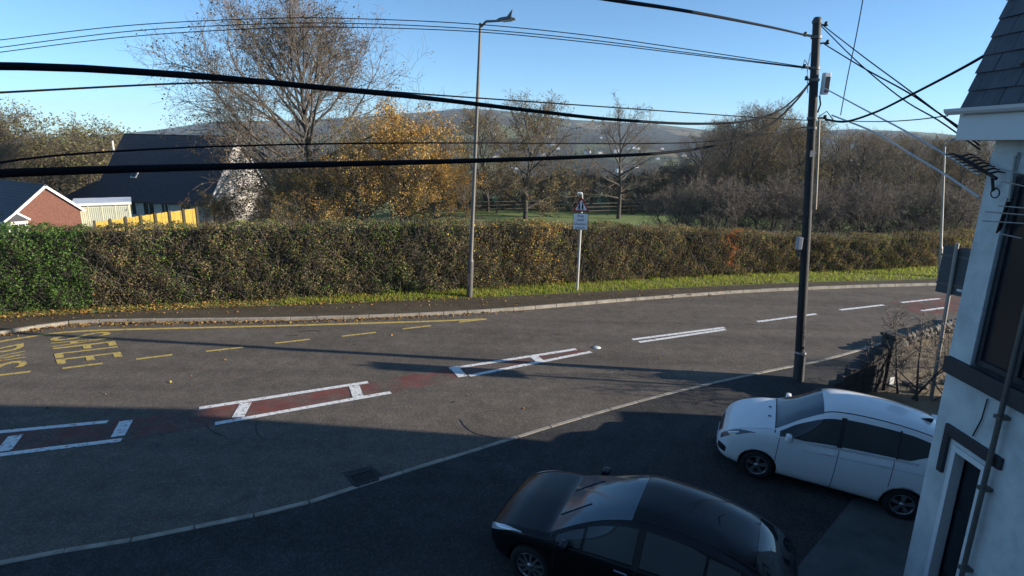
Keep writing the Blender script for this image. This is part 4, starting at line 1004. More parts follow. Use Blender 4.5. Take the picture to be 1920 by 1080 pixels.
# first floor window, black sill band, white pilaster
wbx('sill_band', FX - .10, FX - .002, 6.0, 7.80, 3.38, 3.615, M_TRIM, None, .012)
wbx('pilaster', FX - .05, FX - .002, 7.40, 7.80, 3.62, 6.4, M_WALL, None, .006)
wf = wbx('window', FX + .02, FX + .10, 7.34, 7.41, 3.65, 6.1, M_TRIM)
wbx('frame', FX + .02, FX + .10, 6.21, 7.335, 3.65, 3.72, M_TRIM, wf); wbx('frame', FX + .02, FX + .10, 6.21, 7.335, 6.03, 6.1, M_TRIM, wf); wbx('frame', FX + .02, FX + .10, 6.75, 6.81, 3.725, 6.025, M_TRIM, wf)
wbx('pane', FX + .05, FX + .07, 6.815, 7.335, 3.725, 6.025, M_GLASSD, wf); wbx('pane', FX + .05, FX + .07, 6.2, 6.745, 3.725, 6.025, M_GLASSD, wf)
# eaves and steep slate slope
XE = FX - .42
wbx('soffit', XE + .03, FX + 1.5, YE, 7.95, 6.56, 6.66, M_GUT)
wbx('fascia', XE, XE + .027, YE, 7.98, 6.54, 6.86, M_GUT); wbx('fascia', XE + .03, FX + 1.5, 7.953, 7.98, 6.54, 6.86, M_GUT)
gt = MB(); pg = []
for a in range(7):
    t = math.pi * a / 6; pg.append((XE - .075 + .07 * math.cos(t) - FX, 0, -.075 * math.sin(t)))
pg += [(p[0] * 1, 0, p[2]) for p in []]
gt.prism([(p[0], 8.10 - YC, 6.93 + 1.2 + p[2]) for p in pg], (0, YE - 8.10, 0)); gt.build('gutter', M_GUT, wb)
sl_a = Vector((XE + .02 - FX, 0, 6.93 + 1.2)); sl_b = Vector((FX + .16 - FX, 0, 9.3 + 1.2)); sd_ = (sl_b - sl_a); sn = Vector((-sd_.z, 0, sd_.x)).normalized()
rfm = MB().prism([(sl_a.x, YE - YC, sl_a.z), (sl_b.x, YE - YC, sl_b.z), (X1 - FX, YE - YC, sl_b.z), (X1 - FX, YE - YC, 6.665 + 1.2), (sl_a.x, YE - YC, 6.665 + 1.2)], (0, 7.94 - YE, 0)).build('roof', M_SLATE, wb)
ncs = 11
for i in range(ncs):
    a = sl_a.lerp(sl_b, i / ncs); c = sl_a.lerp(sl_b, (i + 1) / ncs)
    yy = 7.98; k = 0
    while yy > 5.2:
        w_ = .30; off_ = .15 if (i % 2 and k == 0) else 0
        y1_ = yy; y0_ = yy - (w_ - off_); mid = (a + c) / 2 + sn * (.022 + random.uniform(-.003, .003))
        MB().box((mid.x, (y0_ + y1_) / 2 - YC, mid.z), ((c - a).length * 1.04, (y1_ - y0_) - .008, .012), axes=((c - a) + sn * -.022, (0, 1, 0), sn)).build('slate', M_SLATE, rfm)
        yy = y0_; k += 1
wbx('verge_trim', XE + .12, FX + .05, 7.943, 7.985, 6.87, 6.925, M_GUT)
# downpipe
dp = MB().tube([(-.10, 6.72 - YC, 6.55 + 1.2), (-.10, 6.72 - YC, -.4 + 1.2)], .032, 10).build('downpipe', M_GALV, wb)
for z_ in (5.2, 3.2, 2.2, 1.0): MB().box((-.075, 6.72 - YC, z_ + 1.2), (.14, .10, .045)).build('bracket', M_GALV, dp)
MB().tube([(-.02, 7.05 - YC, 3.3 + 1.2), (-.025, 7.06 - YC, 3.0 + 1.2), (-.022, 7.14 - YC, 2.72 + 1.2)], .008, 6).build('cable', M_CABLE, wb)
# rear wing and unseen shade casters, behind the corner
wing = wbx('wing', X1 + .005, 17.0, -16, 10.1, -1.2, 6.6, M_WALL)
MB().add([(X1 - .3 - FX, YE - YC, 7.8), (X1 - .3 - FX, 10.4 - YC, 7.8), (17.3 - FX, 10.4 - YC, 7.8), (17.3 - FX, YE - YC, 7.8), (13.3 - FX, YE + 3 - YC, 10.9), (13.3 - FX, 7.4 - YC, 10.9)], [(0, 1, 5, 4), (1, 2, 5), (2, 3, 4, 5), (3, 0, 4), (0, 3, 2, 1)]).build('wing_roof', M_SLATE, wb)
wbx('shade_caster', 13.6, 17.0, 10.11, 12.0, -1.2, 2.75, M_WALL); wbx('shade_caster_roof', 13.4, 17.2, 10.42, 12.2, 2.753, 2.9, M_SLATE); wbx('shade_caster_wall', 13.6, 13.9, 12.21, 14.3, -1.2, 1.9, M_WALL)  # unseen low block and wall, added to cast the forecourt's shade
wbx('unseen_block', -15.0, X1, -16.0, YE - .005 if False else -1.2, -2.5, 7.4, M_WALL); wbx('unseen_block_roof', -15.3, X1 + .2, -16.3, -0.9, 7.403, 7.7, M_SLATE)  # unseen building at the camera's back, put in to cut sky fill

# aerials and roof lamp
def FP(px, py, x0):
    d = ray(px, py); return EYE + d * (x0 / d.x)
o0 = FP(1862, 360, FX - .02)
ya = empty('aerial', o0, 0, 'black television aerial on the corner of the white building', 'aerial')
b0, b1 = FP(1868, 335, FX - .25) - o0, FP(1800, 293, FX - .25) - o0; bd = (b1 - b0)
MB().tube([(0, 0, 0), b0 + bd * .1], .018, 8).build('bracket', M_BLK, ya)
MB().tube([b0, b1], .022, 8).build('boom', M_BLK, ya)
for i in range(7):
    q = b0 + bd * (.2 + i * .13); bs = Vector((.5, .1, .12)).normalized()
    for sg in (-1, 1): MB().tube([q, q + Vector((sg * .07, sg * -.05, .035)), q + Vector((sg * .13, sg * -.10, .02))], [.016, .012, .006], 6).build('element', M_BLK, ya)
lc_ = FP(1866, 362, FX - .15) - o0
MB().tube([lc_ + Vector((.0, .07 * math.cos(t), .06 * math.sin(t))) for t in [i * .57 for i in range(12)]], .007, 6).build('cable_loop', M_CABLE, ya)
o0 = FP(1870, 440, FX - .02)
yb = empty('aerial', o0, 0, 'aerial with pale horizontal rods on a slanting mast before the upper window', 'aerial')
MB().tube([(0, 0, 0), FP(1893, 372, FX - .2) - o0], .024, 8).build('bracket', M_BLK, yb)
MB().tube([FP(1892, 378, FX - .2) - o0, FP(1904, 292, FX - .2) - o0], .018, 8).build('mast', M_GALVL, yb)
for a, c in (((1872, 316), (1935, 330)), ((1878, 340), (1935, 352)), ((1872, 386), (1935, 391)), ((1848, 397), (1935, 404)), ((1842, 414), (1935, 420)), ((1874, 438), (1916, 447))):
    MB().tube([FP(*a, FX - .26) - o0, FP(*c, FX - .26) - o0], .008, 6).build('rod', M_GALVL, yb)
rl = empty('roof_lamp', (XE - .12, 6.72, 7.35), 0, 'dark round lamp on a curved bracket under the roof edge', 'lamp')
MB().lathe([(0, .1), (.08, .09), (.15, .02), (.17, -.03), (.16, -.05), (0, -.05)], (-.05, 0, .02), n=20).build('hood', M_TRIM, rl)
MB().lathe([(.10, -.05), (.11, -.16), (.09, -.24), (0, -.27)], (-.05, 0, .02), n=16).build('glass', M_GLASSD, rl)
MB().tube([(.22, 0, -.45), (.05, .02, -.42), (-.02, .02, -.3)], .014, 8).build('bracket', M_GALV, rl)
MB().tube([(.05, .14, .75), (.0, .12, .35), (-.02, .1, .05), (.06, .06, -.2), (.2, .02, -.3)], .014, 8).build('cable', M_GALVL, rl)

# concrete apron
ap_pts = [GF(1478, 1085), GF(1600, 935), GF(1745, 905), Vector((9.55, 7.9, 0)), Vector((FX, 7.9, 0)), Vector((FX, 5.0, 0)), Vector((4.2, 5.0, 0))]
MB().add([(p.x, p.y, float(FZ(p.x, p.y)) + .008) for p in ap_pts], [tuple(range(len(ap_pts)))]).build('concrete_apron', mat('apron_concrete', (.10, .105, .10), .9, .25, 2, .2, 40))
tag(bpy.data.objects['concrete_apron'], 'concrete apron in front of the white building', kind='structure')

# ================================================================ GARDEN CORNER
M_SOIL = mat('garden_soil', (0.16, 0.115, 0.065), 0.95, 0, 2.5, 0.5, 25, c2=(0.26, 0.20, 0.12), detail=8)
gp_ = [(7.9, 14.15), (9.6, 14.7), (10.2, 14.9), (12.25, 18.2), (16, 20.6), (24, 25.5), (24, 12), (13.5, 10.8), (9.6, 10.6), (9.0, 12.5)]
MB().add([(x_, y_, .035) for x_, y_ in gp_], [tuple(range(len(gp_)))]).build('garden', M_SOIL); tag(bpy.data.objects['garden'], 'small bare garden behind the low stone walls', kind='structure')
M_DBR = mat('dark_brick', (0.055, 0.05, 0.047), 0.9, 0.3, 8, 0.4, 30); M_STONE = mat('pale_field_stone', (0.15, 0.135, 0.115), 0.9, 0.3, 7, 0.5, 20)
a_, c_ = Vector((7.75, 14.15, 0)), Vector((10.05, 14.92, 0)); dvec = (c_ - a_).normalized(); wl_ = (c_ - a_).length
sw = empty('stepped_wall', a_, math.atan2(dvec.y, dvec.x), 'dark stepped garden wall rising from the pole towards the pier', 'wall')
heights = [.16, .3, .3, .46, .62, .78, .78, .95, 1.1, 1.25]
for i, h_ in enumerate(heights):
    x0_ = i * wl_ / len(heights); nrow = max(1, int(h_ / .16))
    for j in range(nrow):
        MB().box((x0_ + wl_ / len(heights) / 2, random.uniform(-.01, .01), -.15 + (j + .5) * (h_ + .15) / nrow), (wl_ / len(heights) - .01, .2, (h_ + .15) / nrow - .008), bev=.008).build('block', M_DBR, sw)
pr_ = empty('gate_pier', (10.3, 15.08, 0), .34, 'dark gate pier at the top end of the stepped wall', 'pier')
for j in range(6): MB().box((random.uniform(-.01, .01), 0, .12 + j * .25), (.36, .36, .242), bev=.012).build('block', M_DBR, pr_)
MB().box((0, 0, 1.56), (.44, .44, .08), bev=.02).build('coping', M_DBR, pr_)
MB().box((.0, -.188, .3), (.16, .012, .22)).build('plaque', M_SIGNW, pr_)
st_rng = random.Random(9)
fw = empty('stone_wall', (10.7, 15.7, 0), 0, 'low rough pale stone wall between garden and footway', 'wall')
def rock(c, s, rz):
    bm = bmesh.new(); bmesh.ops.create_icosphere(bm, subdivisions=1, radius=.5)
    for v in bm.verts:
        v.co *= st_rng.uniform(.82, 1.15); v.co.x = max(-.42, min(.42, v.co.x)); v.co.z = max(-.38, min(.4, v.co.z))
    me = bpy.data.meshes.new('stone'); bm.to_mesh(me); bm.free(); me.materials.append(M_STONE)
    o = link('stone', me, fw, c); o.scale = s; o.rotation_euler = (0, 0, rz)
wp = [Vector((10.55, 15.5, 0)), Vector((11.4, 16.9, 0)), Vector((12.25, 18.05, 0)), Vector((13.6, 19.0, 0)), Vector((15.6, 20.2, 0)), Vector((18, 21.7, 0))]
for i in range(len(wp) - 1):
    L_ = (wp[i + 1] - wp[i]).length; n_k = int(L_ / .28); an_ = math.atan2(wp[i + 1].y - wp[i].y, wp[i + 1].x - wp[i].x)
    for k in range(n_k):
        for lev in range(1 if i < 2 else 2):
            p = wp[i].lerp(wp[i + 1], (k + .5 + .4 * (lev % 2)) / n_k) - Vector((10.7, 15.7, 0)); s_ = st_rng.uniform(.8, 1.15)
            rock((p.x + st_rng.uniform(-.04, .04), p.y + st_rng.uniform(-.04, .04), 0.12 + lev * .22), (.36 * s_, .32, .30), an_ + st_rng.uniform(-.2, .2))
for k in range(14):
    p = (st_rng.uniform(0, 3), st_rng.uniform(-1.2, -.2), .08); rock(p, (.26, .24, .18), st_rng.uniform(0, 3))
S, tips, _ = tree_data(71, 2.2, 2.3, 0.05, 0.035, 5, 5, 4, 2, stems=4)
tS, cS = tree_meshes(S, 'shrub')
sp_ = G(1722, 752, .03)
plant('garden_shrub', (tS, cS, None), (sp_.x, sp_.y, .03), .3, 1.2, 'bare many stemmed shrub in the garden behind the white car', 'shrub')
for i, (px, py, s_) in enumerate(((1770, 690, .55), (1690, 690, .45))):
    p = G(px, py, .03); plant('garden_shrub', (tS, cS, None), (p.x, p.y, .03), 1.5 + i, s_, ('small twiggy shrub at the foot of the tall sign post', 'small twiggy shrub between pier and bare shrub')[i], 'shrub')
# ================================================================ CARS
M_TYRE = mat('tyre_rubber', (0.015, 0.015, 0.016), 0.85); M_ALLOY = mat('alloy_wheel', (0.42, 0.42, 0.43), 0.3, metal=0.8); M_ALLOYD = mat('alloy_dark', (0.03, 0.03, 0.033), 0.5, metal=0.3)
M_SIDEG = mat('side_glass', (0.05, 0.06, 0.062), 0.04, spec=0.7); M_SCREENB = mat('windscreen_sky_tint_pale', (0.085, 0.12, 0.145), 0.06, spec=0.9); M_SCREEN = mat('windscreen_sky_tint', (0.06, 0.085, 0.10), 0.05, spec=0.9); M_CGLASS = mat('car_glass', (0.022, 0.028, 0.032), 0.03, spec=0.7); M_GAP = mat('panel_gap', (0.008, 0.008, 0.01), 0.7); M_PLAST = mat('black_plastic', (0.015, 0.015, 0.017), 0.5)  # both windscreen base colours lifted to stand in for reflected sky
M_LENS = mat('headlamp_lens', (0.7, 0.72, 0.75), 0.15, metal=0.35, coat=1.0); M_LENSD = mat('headlamp_cover', (0.10, 0.115, 0.13), 0.06, coat=1.0); M_TAIL = mat('tail_lamp', (0.16, 0.012, 0.014), 0.12, coat=1.0); M_CHROME = mat('chrome', (0.7, 0.7, 0.72), 0.12, metal=1.0)
def curve1(pts):
    P_, _L = crspline(pts, None); o = np.argsort(P_[:, 0]); X_, Z_ = P_[o, 0], P_[o, 1]
    return lambda x: float(np.interp(x, X_, Z_))
def make_car(name, spec, root_m, label, paint_mt, scale, spokes):
    root = empty(name, (0, 0, 0), 0, label, 'car'); root.matrix_world = root_m @ Matrix.Scale(scale, 4)
    top, belt, wid, bot = [curve1(spec[k]) for k in ('top', 'belt', 'wid', 'bot')]
    xr, xf = spec['xr'], spec['xf']; wbase, Rw = spec['wb'] / 2, spec['rw']
    def section(x):
        t, b_, w_, o_ = top(x), belt(x), wid(x), bot(x); b_ = min(b_, t - .04)
        gh = max(0.0, min(1.0, (t - b_) / .5)); gh = gh * gh * (3 - 2 * gh)
        wr = w_ * (.88 - spec['tumble'] * gh); zr = t - .03 - .045 * gh
        mid = o_ + (b_ - o_) * .48
        return [(w_ * .84, o_), (w_ * .955, o_ + (b_ - o_) * .16), (w_, mid), (w_ * .99, b_ - (b_ - o_) * .17), (w_ * .955, b_), (wr, zr), (wr * .55, t - .012), (0, t)]
    cache = {}
    def Spt(x, v):
        if x not in cache: cache[x] = section(x)
        s = cache[x]; i = min(int(v), 6); f = v - i
        def P(k):
            if k < 0: return (s[0][0] - .08, s[0][1] - .02)
            if k > 7: return (-s[14 - k][0], s[14 - k][1])
            return s[k]
        p = [P(i - 1), P(i), P(i + 1), P(i + 2)]; out = []
        for k in (0, 1):
            a, b_, c, d = [q[k] for q in p]
            if i in (4,):   # flat glass
                out.append(b_ + (c - b_) * f + (.018 * math.sin(math.pi * f) if k == 0 else 0)); continue
            tb, tc = (c - a) * .5, (d - b_) * .5
            if i == 3: tc = (c - b_) * .9
            if i == 5: tb = (c - b_) * .6
            f2, f3 = f * f, f ** 3
            out.append((2 * f3 - 3 * f2 + 1) * b_ + (f3 - 2 * f2 + f) * tb + (-2 * f3 + 3 * f2) * c + (f3 - f2) * tc)
        return Vector((x, max(out[0], 0.0) if v < 7 else 0.0, out[1]))
    xs = [xr + (xf - xr) * (.5 - .5 * math.cos(math.pi * i / 110)) * .5 + (xf - xr) * .5 * i / 110 for i in range(111)]
    vs_ = [k / 5 for k in range(36)]
    V, Fc = [], []; n = len(vs_)
    ring = 2 * n - 1
    for x in xs:
        L_ = [Spt(x, v) for v in vs_]
        V += [tuple(p) for p in L_] + [(p.x, -p.y, p.z) for p in reversed(L_[:-1])]
    for i in range(len(xs) - 1):
        for j in range(ring): Fc.append((i * ring + j, i * ring + (j + 1) % ring, (i + 1) * ring + (j + 1) % ring, (i + 1) * ring + j))
    Fc.append(tuple(range(ring - 1, -1, -1))); Fc.append(tuple((len(xs) - 1) * ring + j for j in range(ring)))
    mb = MB(); mb.add(V, Fc, True); me = mb.mesh('body', paint_mt); me.materials.append(M_PLAST)
    body = link('body', me, root)
    cut = MB()
    for sx_ in (-1, 1):
        for sy_ in (-1, 1):
            cyl = [(sx_ * wbase + math.cos(a) * (Rw + .055), sy_ * .58, Rw + math.sin(a) * (Rw + .055)) for a in [2 * math.pi * i / 40 for i in range(40)]]
            cut.prism(cyl, (0, sy_ * .8, 0))
    cobj = link('cutter', cut.mesh('cutter', M_PLAST))
    cobj.matrix_world = root.matrix_world
    md = body.modifiers.new('arch', 'BOOLEAN'); md.operation = 'DIFFERENCE'; md.object = cobj; md.solver = 'EXACT'
    dg = bpy.context.evaluated_depsgraph_get(); dg.update()
    nm = bpy.data.meshes.new_from_object(body.evaluated_get(dg)); body.modifiers.clear(); body.data = nm; nm.name = 'body'
    bpy.data.objects.remove(cobj)
    if len(nm.materials) < 2: nm.materials.append(M_PLAST)
    for p in nm.polygons:
        c = p.center; inarch = False
        for sx_ in (-1, 1):
            r_ = math.hypot(c.x - sx_ * wbase, c.z - Rw)
            if r_ < Rw + .054 and abs(c.y) > .5: inarch = True
        p.material_index = 1 if (inarch or c.z < bot(c.x) + .015) else 0
        p.use_smooth = not inarch and len(p.vertices) <= 6
    # patches lying on the bodywork
    def patch(nm_, x0, x1, vlo, vhi, mt, nx=14, nv=8, off=.005, parent=None, sides=(1, -1), across=False):
        obs = []
        for sd in ((1,) if across else sides):
            g = []
            for i in range(nx + 1):
                x = x0 + (x1 - x0) * i / nx; lo = vlo(x) if callable(vlo) else vlo; hi = vhi(x) if callable(vhi) else vhi
                row = []
                vv = [lo + (hi - lo) * j / nv for j in range(nv + 1)]
                for v in vv:
                    p = Spt(x, v); e = .02; v2 = min(v + e, 7.0); v1 = v2 - 2 * e
                    du = Spt(x + .01, v) - Spt(x - .01, v); dv = Spt(x, v2) - Spt(x, max(v1, 0)); nn_ = dv.cross(du)
                    nn_ = nn_.normalized() if nn_.length > 1e-9 else Vector((0, 0, 1))
                    if nn_.y < -0.01 and v < 6.9 or (v >= 6.5 and nn_.z < 0): nn_ = -nn_
                    q = p + nn_ * off
                    if v >= 6.999: q.y = 0.0
                    row.append(q)
                if across: row = row + [Vector((q.x, -q.y, q.z)) for q in reversed(row[:-1])]
                g.append([Vector((q.x, q.y * sd, q.z)) for q in row])
            m_ = len(g[0]); b_ = MB(); b_.add([q for r__ in g for q in r__], [(i * m_ + j, i * m_ + j + 1, (i + 1) * m_ + j + 1, (i + 1) * m_ + j) for i in range(nx) for j in range(m_ - 1)], True)
            obs.append(b_.build(nm_, mt, parent or root))
        return obs
    spec['parts'](patch, root, body, Spt)
    # wheels
    for sx_ in (-1, 1):
        for sy_ in (-1, 1):
            wh = empty('wheel', (sx_ * wbase, sy_ * spec['track'], Rw)); wh.parent = root
            rr = spec['rim']
            ty = MB().lathe([(rr, -.10), (rr + .02, -.105), (Rw - .03, -.10), (Rw - .004, -.075), (Rw, -.03), (Rw, .03), (Rw - .004, .075), (Rw - .03, .10), (rr + .02, .105), (rr, .10)], axis='y', n=36).build('tyre', M_TYRE, wh)
            rim = MB(); rim.lathe([(rr + .004, -.09 * sy_), (rr - .004, .085 * sy_), (rr - .022, .092 * sy_), (rr - .03, .06 * sy_), (rr - .035, -.06 * sy_)], axis='y', n=36)
            for k in range(spokes):
                a0 = 2 * math.pi * k / spokes + .3
                for da in ((-.13, .13) if spokes == 5 else (0,)):
                    ax_ = Vector((math.cos(a0 + da), 0, math.sin(a0 + da))); tn = Vector((-math.sin(a0 + da), 0, math.cos(a0 + da)))
                    p = [ax_ * .04 + tn * .02, ax_ * .04 - tn * .02, ax_ * (rr - .015) - tn * .016, ax_ * (rr - .015) + tn * .016]
                    rim.prism([q + Vector((0, .055 * sy_, 0)) for q in p], (0, .03 * sy_, 0))
            rim.lathe([(.0, .1 * sy_), (.045, .095 * sy_), (.055, .06 * sy_)], axis='y', n=16)
            rim.build('rim', spec['rim_mat'], wh)
            MB().lathe([(rr - .03, -.02 * sy_), (.0, -.02 * sy_)], axis='y', n=24).build('hub', M_ALLOYD, wh)
    return root
def car_matrix(front, rear, half_track, scale):
    f, r_ = Vector(front), Vector(rear); X_ = (f - r_).normalized(); Nn = Vector((0.08 * AXN[0], 0.08 * AXN[1], 1)).normalized()
    X_ = (X_ - Nn * X_.dot(Nn)).normalized(); Y_ = Nn.cross(X_); mid = (f + r_) / 2 - Y_ * half_track * scale
    m_ = Matrix((X_, Y_, Nn)).transposed().to_4x4(); m_.translation = mid; return m_

def mpv_parts(patch, root, body, S_):
    patch('windscreen', 0.30, 1.10, 5.12, 7, M_SCREEN, 16, 10, across=True)
    patch('rear_window', -2.02, -1.80, 5.25, 7, M_CGLASS, 8, 10, across=True)
    w1 = patch('window', 1.02, -0.02, lambda x: 4.10 + max(0, x - .55) * .25, lambda x: 4.86 - max(0, x - .8) * .6, M_CGLASS, 22, 6)
    w2 = patch('window', -0.10, -1.02, 4.10, 4.88, M_CGLASS, 14, 6)
    w3 = patch('window', -1.05, -1.72, lambda x: 4.10 + max(0, -x - 1.25) * .95, lambda x: 4.88 - max(0, -x - 1.25) * .15, M_CGLASS, 12, 6)
    patch('pillar', -0.015, -0.105, 4.06, 4.92, M_PLAST, 2, 6, off=.004); patch('pillar', -1.015, -1.055, 4.06, 4.92, M_PLAST, 2, 6, off=.004)
    patch('belt_trim', 1.08, -1.40, 4.0, 4.07, M_CHROME, 30, 1, off=.005)
    patch('roof_gap', 0.32, -1.80, 5.22, 5.34, M_GAP, 24, 1, off=.003)
    for x, lo, hi in ((1.02, .35, 4.0), (-.06, .3, 4.0), (-1.00, 1.9, 4.0)): patch('door_gap', x, x - .012, lo, hi, M_GAP, 1, 14, off=.002)
    patch('sill_gap', 1.0, -.75, .42, .47, M_GAP, 16, 1, off=.002); patch('sill_gap', 1.0, -.85, .06, .34, M_PLAST, 16, 2, off=.003)
    patch('swage_shade_strip', .55, -1.75, 3.02, 3.07, mat('swage_shadow', (.5, .52, .54), .4), 18, 1, off=.002)  # grey strip painted as the shade along the side crease
    patch('bonnet_gap', 1.18, 2.0, 5.0, 5.03, M_GAP, 14, 1, off=.002); patch('bonnet_gap', 1.10, 1.125, 4.6, 7, M_PLAST, 2, 10, off=.003, across=True)
    hl = patch('headlight', 1.46, 2.12, lambda x: 4.28 - max(0, x - 1.56) * 2.2, lambda x: 4.40 + min(.45, (x - 1.5) * 1.6) - max(0, x - 1.9) * 1.2, M_LENSD, 16, 6, off=.008)
    for o, sd in zip(hl, (1, -1)):
        patch('bulb', 1.78, 1.98, 4.12, 4.5, M_LENS, 6, 4, off=.012, parent=o, sides=(sd,))
    patch('fog_lamp', 1.98, 2.15, 1.35, lambda x: 2.0 + (x - 1.98) * 3, M_PLAST, 6, 5, off=.006)
    patch('grille', 2.12, 2.19, 5.6, 7, M_PLAST, 3, 6, off=.006, across=True)
    patch('tail_light', -2.06, -1.80, lambda x: 3.1, lambda x: 3.85, M_TAIL, 8, 5, off=.008)
    patch('fuel_flap_gap', -1.50, -1.512, 2.9, 3.6, M_GAP, 1, 4, off=.002, sides=(-1,))
    for sd in (1, -1):
        for x in (.12, -.86):
            p = S_(x, 3.25); h = MB().box((x, (p.y + .018) * sd, p.z), (.20, .03, .035), bev=.012).build('handle', body.data.materials[0], root)
        p = S_(.88, 4.15)
        mi = MB().box((.86, (p.y + .14) * sd, p.z + .07), (.12, .19, .15), bev=.045).build('mirror', body.data.materials[0], root)
        MB().box((.86, (p.y + .03) * sd, p.z + .01), (.08, .1, .05), bev=.015).build('arm', M_PLAST, mi)
        MB().box((.796, (p.y + .14) * sd, p.z + .07), (.006, .15, .11), bev=.002).build('mirror_glass', M_CGLASS, mi)
    for y_ in (.25, -.2): MB().box((1.24, y_, S_(1.24, 6.6).z + .012), (.06, .03, .015), bev=.005).build('washer_jet', M_PLAST, root)
    MB().prism([(-1.42, 0, S_(-1.42, 7).z - .01), (-1.62, 0, S_(-1.62, 7).z - .02), (-1.64, 0, S_(-1.62, 7).z + .08), (-1.58, 0, S_(-1.62, 7).z + .085)], (0, .03, 0)).build('aerial_fin', M_PLAST, root)
    MB().box((-1.84, 0, S_(-1.84, 7).z + .03), (.2, 1.1, .04), bev=.012).build('spoiler', body.data.materials[0], root)
    MB().box((2.19, 0, .45), (.03, .52, .115)).build('number_plate', M_SIGNW, root)
    MB().box((-2.16, 0, .75), (.03, .52, .115)).build('number_plate', mat('plate_yellow', (.5, .38, .04), .5), root)
mpv = dict(top=[(-2.20, .62), (-2.185, .80), (-2.14, .98), (-2.05, 1.10), (-1.93, 1.33), (-1.80, 1.47), (-1.55, 1.545), (-1.1, 1.60), (-.6, 1.622), (-.1, 1.61), (.25, 1.55), (.6, 1.37), (.95, 1.16), (1.12, 1.07), (1.4, 1.015), (1.7, .93), (1.92, .84), (2.06, .75), (2.14, .64), (2.19, .54)],
           belt=[(-2.20, .58), (-2.12, .90), (-1.9, 1.03), (-1.5, 1.06), (-.5, 1.015), (.5, .955), (1.0, .93), (1.5, .88), (1.9, .78), (2.08, .66), (2.19, .5)],
           wid=[(-2.20, .62), (-2.17, .72), (-2.08, .82), (-1.85, .885), (-1.3, .912), (0, .915), (1.2, .912), (1.6, .89), (1.9, .83), (2.05, .74), (2.14, .62), (2.19, .48)],
           bot=[(-2.20, .42), (-2.1, .32), (-1.85, .24), (-1.3, .20), (1.3, .19), (1.8, .20), (2.08, .26), (2.19, .38)],
           xr=-2.20, xf=2.19, wb=2.648, rw=.325, rim=.225, track=.79, tumble=.20, rim_mat=M_ALLOY, parts=mpv_parts)
def zsc(L_, k): return [(x_, .2 + (z_ - .2) * k) for x_, z_ in L_]
KZ = 1.19
for kk in ('top', 'belt'): mpv[kk] = zsc(mpv[kk], KZ)
M_PW = mat('white_car_paint', (0.80, 0.80, 0.80), 0.35, coat=0.6); M_PB = mat('black_car_paint', (0.005, 0.005, 0.007), 0.22, coat=0.25, spec=0.35)
fw_, rw_ = GF(1413, 897), GF(1683, 973); scw = (fw_ - rw_).length / 2.648
print('white car scale', scw, fw_, rw_)
make_car('parked_car', mpv, car_matrix(fw_, rw_, .88, scw), 'white people carrier parked nose to the road beside the white building', M_PW, scw, 5)

def hatch_parts(patch, root, body, S_):
    patch('windscreen', 0.02, 1.10, 5.12, 7, M_SCREENB, 16, 10, across=True)
    patch('rear_window', -1.98, -1.55, 5.25, 7, M_CGLASS, 10, 10, across=True)
    patch('window', .98, .62, lambda x: 4.12 + max(0, x - .7) * .3, lambda x: 4.84 - max(0, x - .8) * .5, M_SIDEG, 8, 6)
    patch('window', .58, -.10, 4.10, 4.88, M_SIDEG, 14, 6); patch('window', -.20, -.98, 4.10, lambda x: 4.88 - max(0, -x - .8) * .3, M_SIDEG, 14, 6)
    patch('window', -1.02, -1.40, lambda x: 4.12 + max(0, -x - 1.05) * 1.0, 4.82, M_SIDEG, 8, 5)
    patch('pillar', -.105, -.195, 4.06, 4.92, M_PLAST, 2, 6, off=.004)
    patch('belt_trim', 1.0, -1.35, 4.0, 4.06, M_PLAST, 30, 1, off=.005); patch('roof_gap', .05, -1.55, 5.22, 5.33, M_GAP, 24, 1, off=.003)
    for x, lo, hi in ((.98, .35, 4.0), (-.15, .3, 4.0), (-1.02, 1.9, 4.0)): patch('door_gap', x, x - .012, lo, hi, M_GAP, 1, 14, off=.002)
    patch('bonnet_gap', 1.1, 1.95, 5.0, 5.03, M_GAP, 14, 1, off=.002); patch('bonnet_gap', 1.05, 1.08, 4.6, 7, M_PLAST, 2, 10, off=.003, across=True)
    patch('headlight', 1.50, 2.08, lambda x: 4.2 - max(0, x - 1.6) * 2.4, lambda x: 4.38 + min(.5, (x - 1.5) * 1.6) - max(0, x - 1.85) * 1.0, M_LENS, 16, 6, off=.008)
    patch('tail_light', -2.02, -1.72, 3.0, 4.0, M_TAIL, 8, 5, off=.008); patch('fog_lamp', 1.92, 2.08, 1.35, 1.9, M_PLAST, 6, 5, off=.006)
    patch('grille', 2.06, 2.13, 5.6, 7, M_PLAST, 3, 6, off=.006, across=True)
    for sd in (1, -1):
        for x in (.02, -.86):
            p = S_(x, 3.35); MB().box((x, (p.y + .02) * sd, p.z), (.19, .03, .032), bev=.012).build('handle', M_CHROME, root)
        p = S_(.82, 4.15); mi = MB().box((.82, (p.y + .13) * sd, p.z + .06), (.12, .18, .13), bev=.04).build('mirror', body.data.materials[0], root)
        MB().box((.82, (p.y + .03) * sd, p.z + .01), (.08, .1, .05), bev=.015).build('arm', M_PLAST, mi)
    MB().tube([(-.95, 0, 1.44), (-1.08, 0, 1.62)], .007, 6).build('aerial_rod', M_PLAST, root)
    for y_, l_ in ((.35, .62), (-.28, .55)):
        P_ = [Vector((x, y_ + (1.0 - x) * -.35, 0)) for x in (1.08, 1.0, .85, .68)]
        pts = []
        for q in P_:
            best = min((S_(q.x, v) for v in [5.2 + .06 * i for i in range(31)]), key=lambda p: abs(p.y - abs(q.y)))
            pts.append((q.x, q.y, best.z + .014))
        MB().tube(pts, .009, 6).build('wiper', M_PLAST, root)
    MB().box((2.12, 0, .43), (.03, .52, .115)).build('number_plate', M_SIGNW, root)
    MB().box((-2.12, 0, .72), (.03, .52, .115)).build('number_plate', mat('plate_yellow', (.5, .38, .04), .5), root)
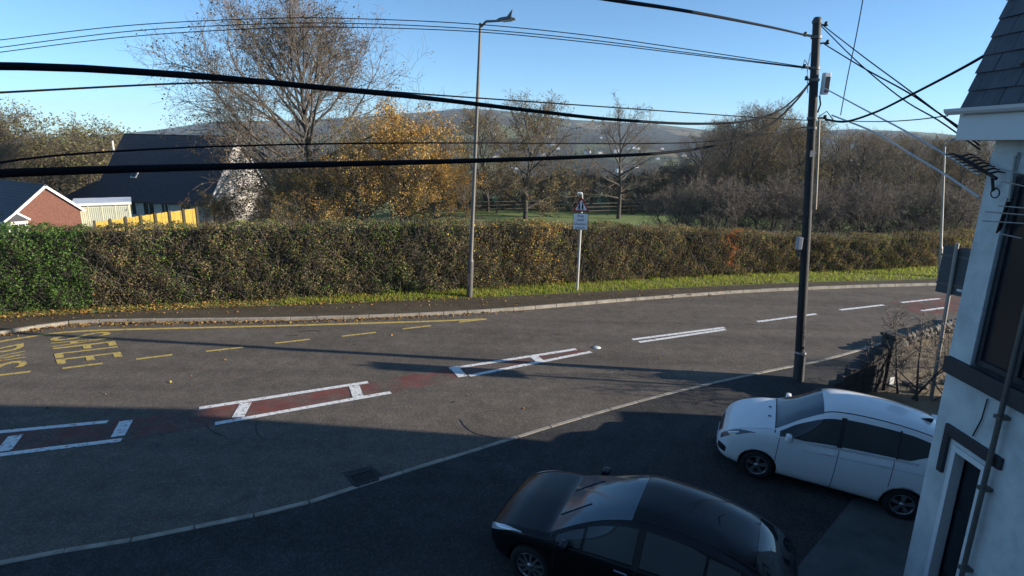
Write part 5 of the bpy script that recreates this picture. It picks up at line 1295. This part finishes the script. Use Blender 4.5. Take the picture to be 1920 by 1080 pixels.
hatch = dict(mpv, top=[(-2.16, .60), (-2.145, .78), (-2.10, .95), (-1.98, 1.08), (-1.8, 1.26), (-1.55, 1.41), (-1.2, 1.50), (-.75, 1.555), (-.35, 1.565), (0, 1.53), (.35, 1.40), (.75, 1.19), (1.05, 1.0), (1.16, .945), (1.4, .90), (1.7, .83), (1.92, .745), (2.04, .68), (2.10, .58), (2.14, .48)],
             belt=[(-2.16, .56), (-2.08, .86), (-1.9, .97), (-1.5, .99), (-.5, .95), (.5, .90), (1.0, .87), (1.5, .82), (1.85, .73), (2.03, .62), (2.14, .46)],
             wid=[(-2.16, .6), (-2.13, .7), (-2.05, .79), (-1.85, .865), (-1.3, .90), (0, .905), (1.2, .90), (1.55, .88), (1.85, .82), (2.0, .73), (2.1, .6), (2.14, .46)],
             bot=[(-2.16, .4), (-2.05, .3), (-1.8, .22), (-1.3, .18), (1.3, .17), (1.75, .18), (2.03, .24), (2.14, .36)], xr=-2.16, xf=2.14, wb=2.64, rim=.225, track=.78, tumble=.22, parts=hatch_parts)
fb_ = GF(990, 1095); hd_ = Vector((-.90, .43, 0)).normalized(); scb = scw * 1.09
rb_ = fb_ - hd_ * 2.64 * scb; rb_.z = float(FZ(rb_.x, rb_.y))
make_car('parked_car', hatch, car_matrix(fb_, rb_, .87, scb), 'black hatchback parked in shade at the lower edge of the forecourt', M_PB, scb, 10)
# ================================================================ AIR
hz_ = MB().box((0, 1500, 40), (7600, 5600, 330)).build('haze', bpy.data.materials.new('haze_air'))
tag(hz_, 'pale morning haze filling the valley', 'haze', kind='stuff')
hm = hz_.data.materials[0]; hm.use_nodes = True; hm.node_tree.nodes.clear()
pv_ = hm.node_tree.nodes.new('ShaderNodeVolumePrincipled'); oo = hm.node_tree.nodes.new('ShaderNodeOutputMaterial')
pv_.inputs['Color'].default_value = (0.66, 0.82, 1.0, 1); pv_.inputs['Density'].default_value = 0.00015; pv_.inputs['Anisotropy'].default_value = 0.0
hm.node_tree.links.new(pv_.outputs[0], oo.inputs['Volume'])
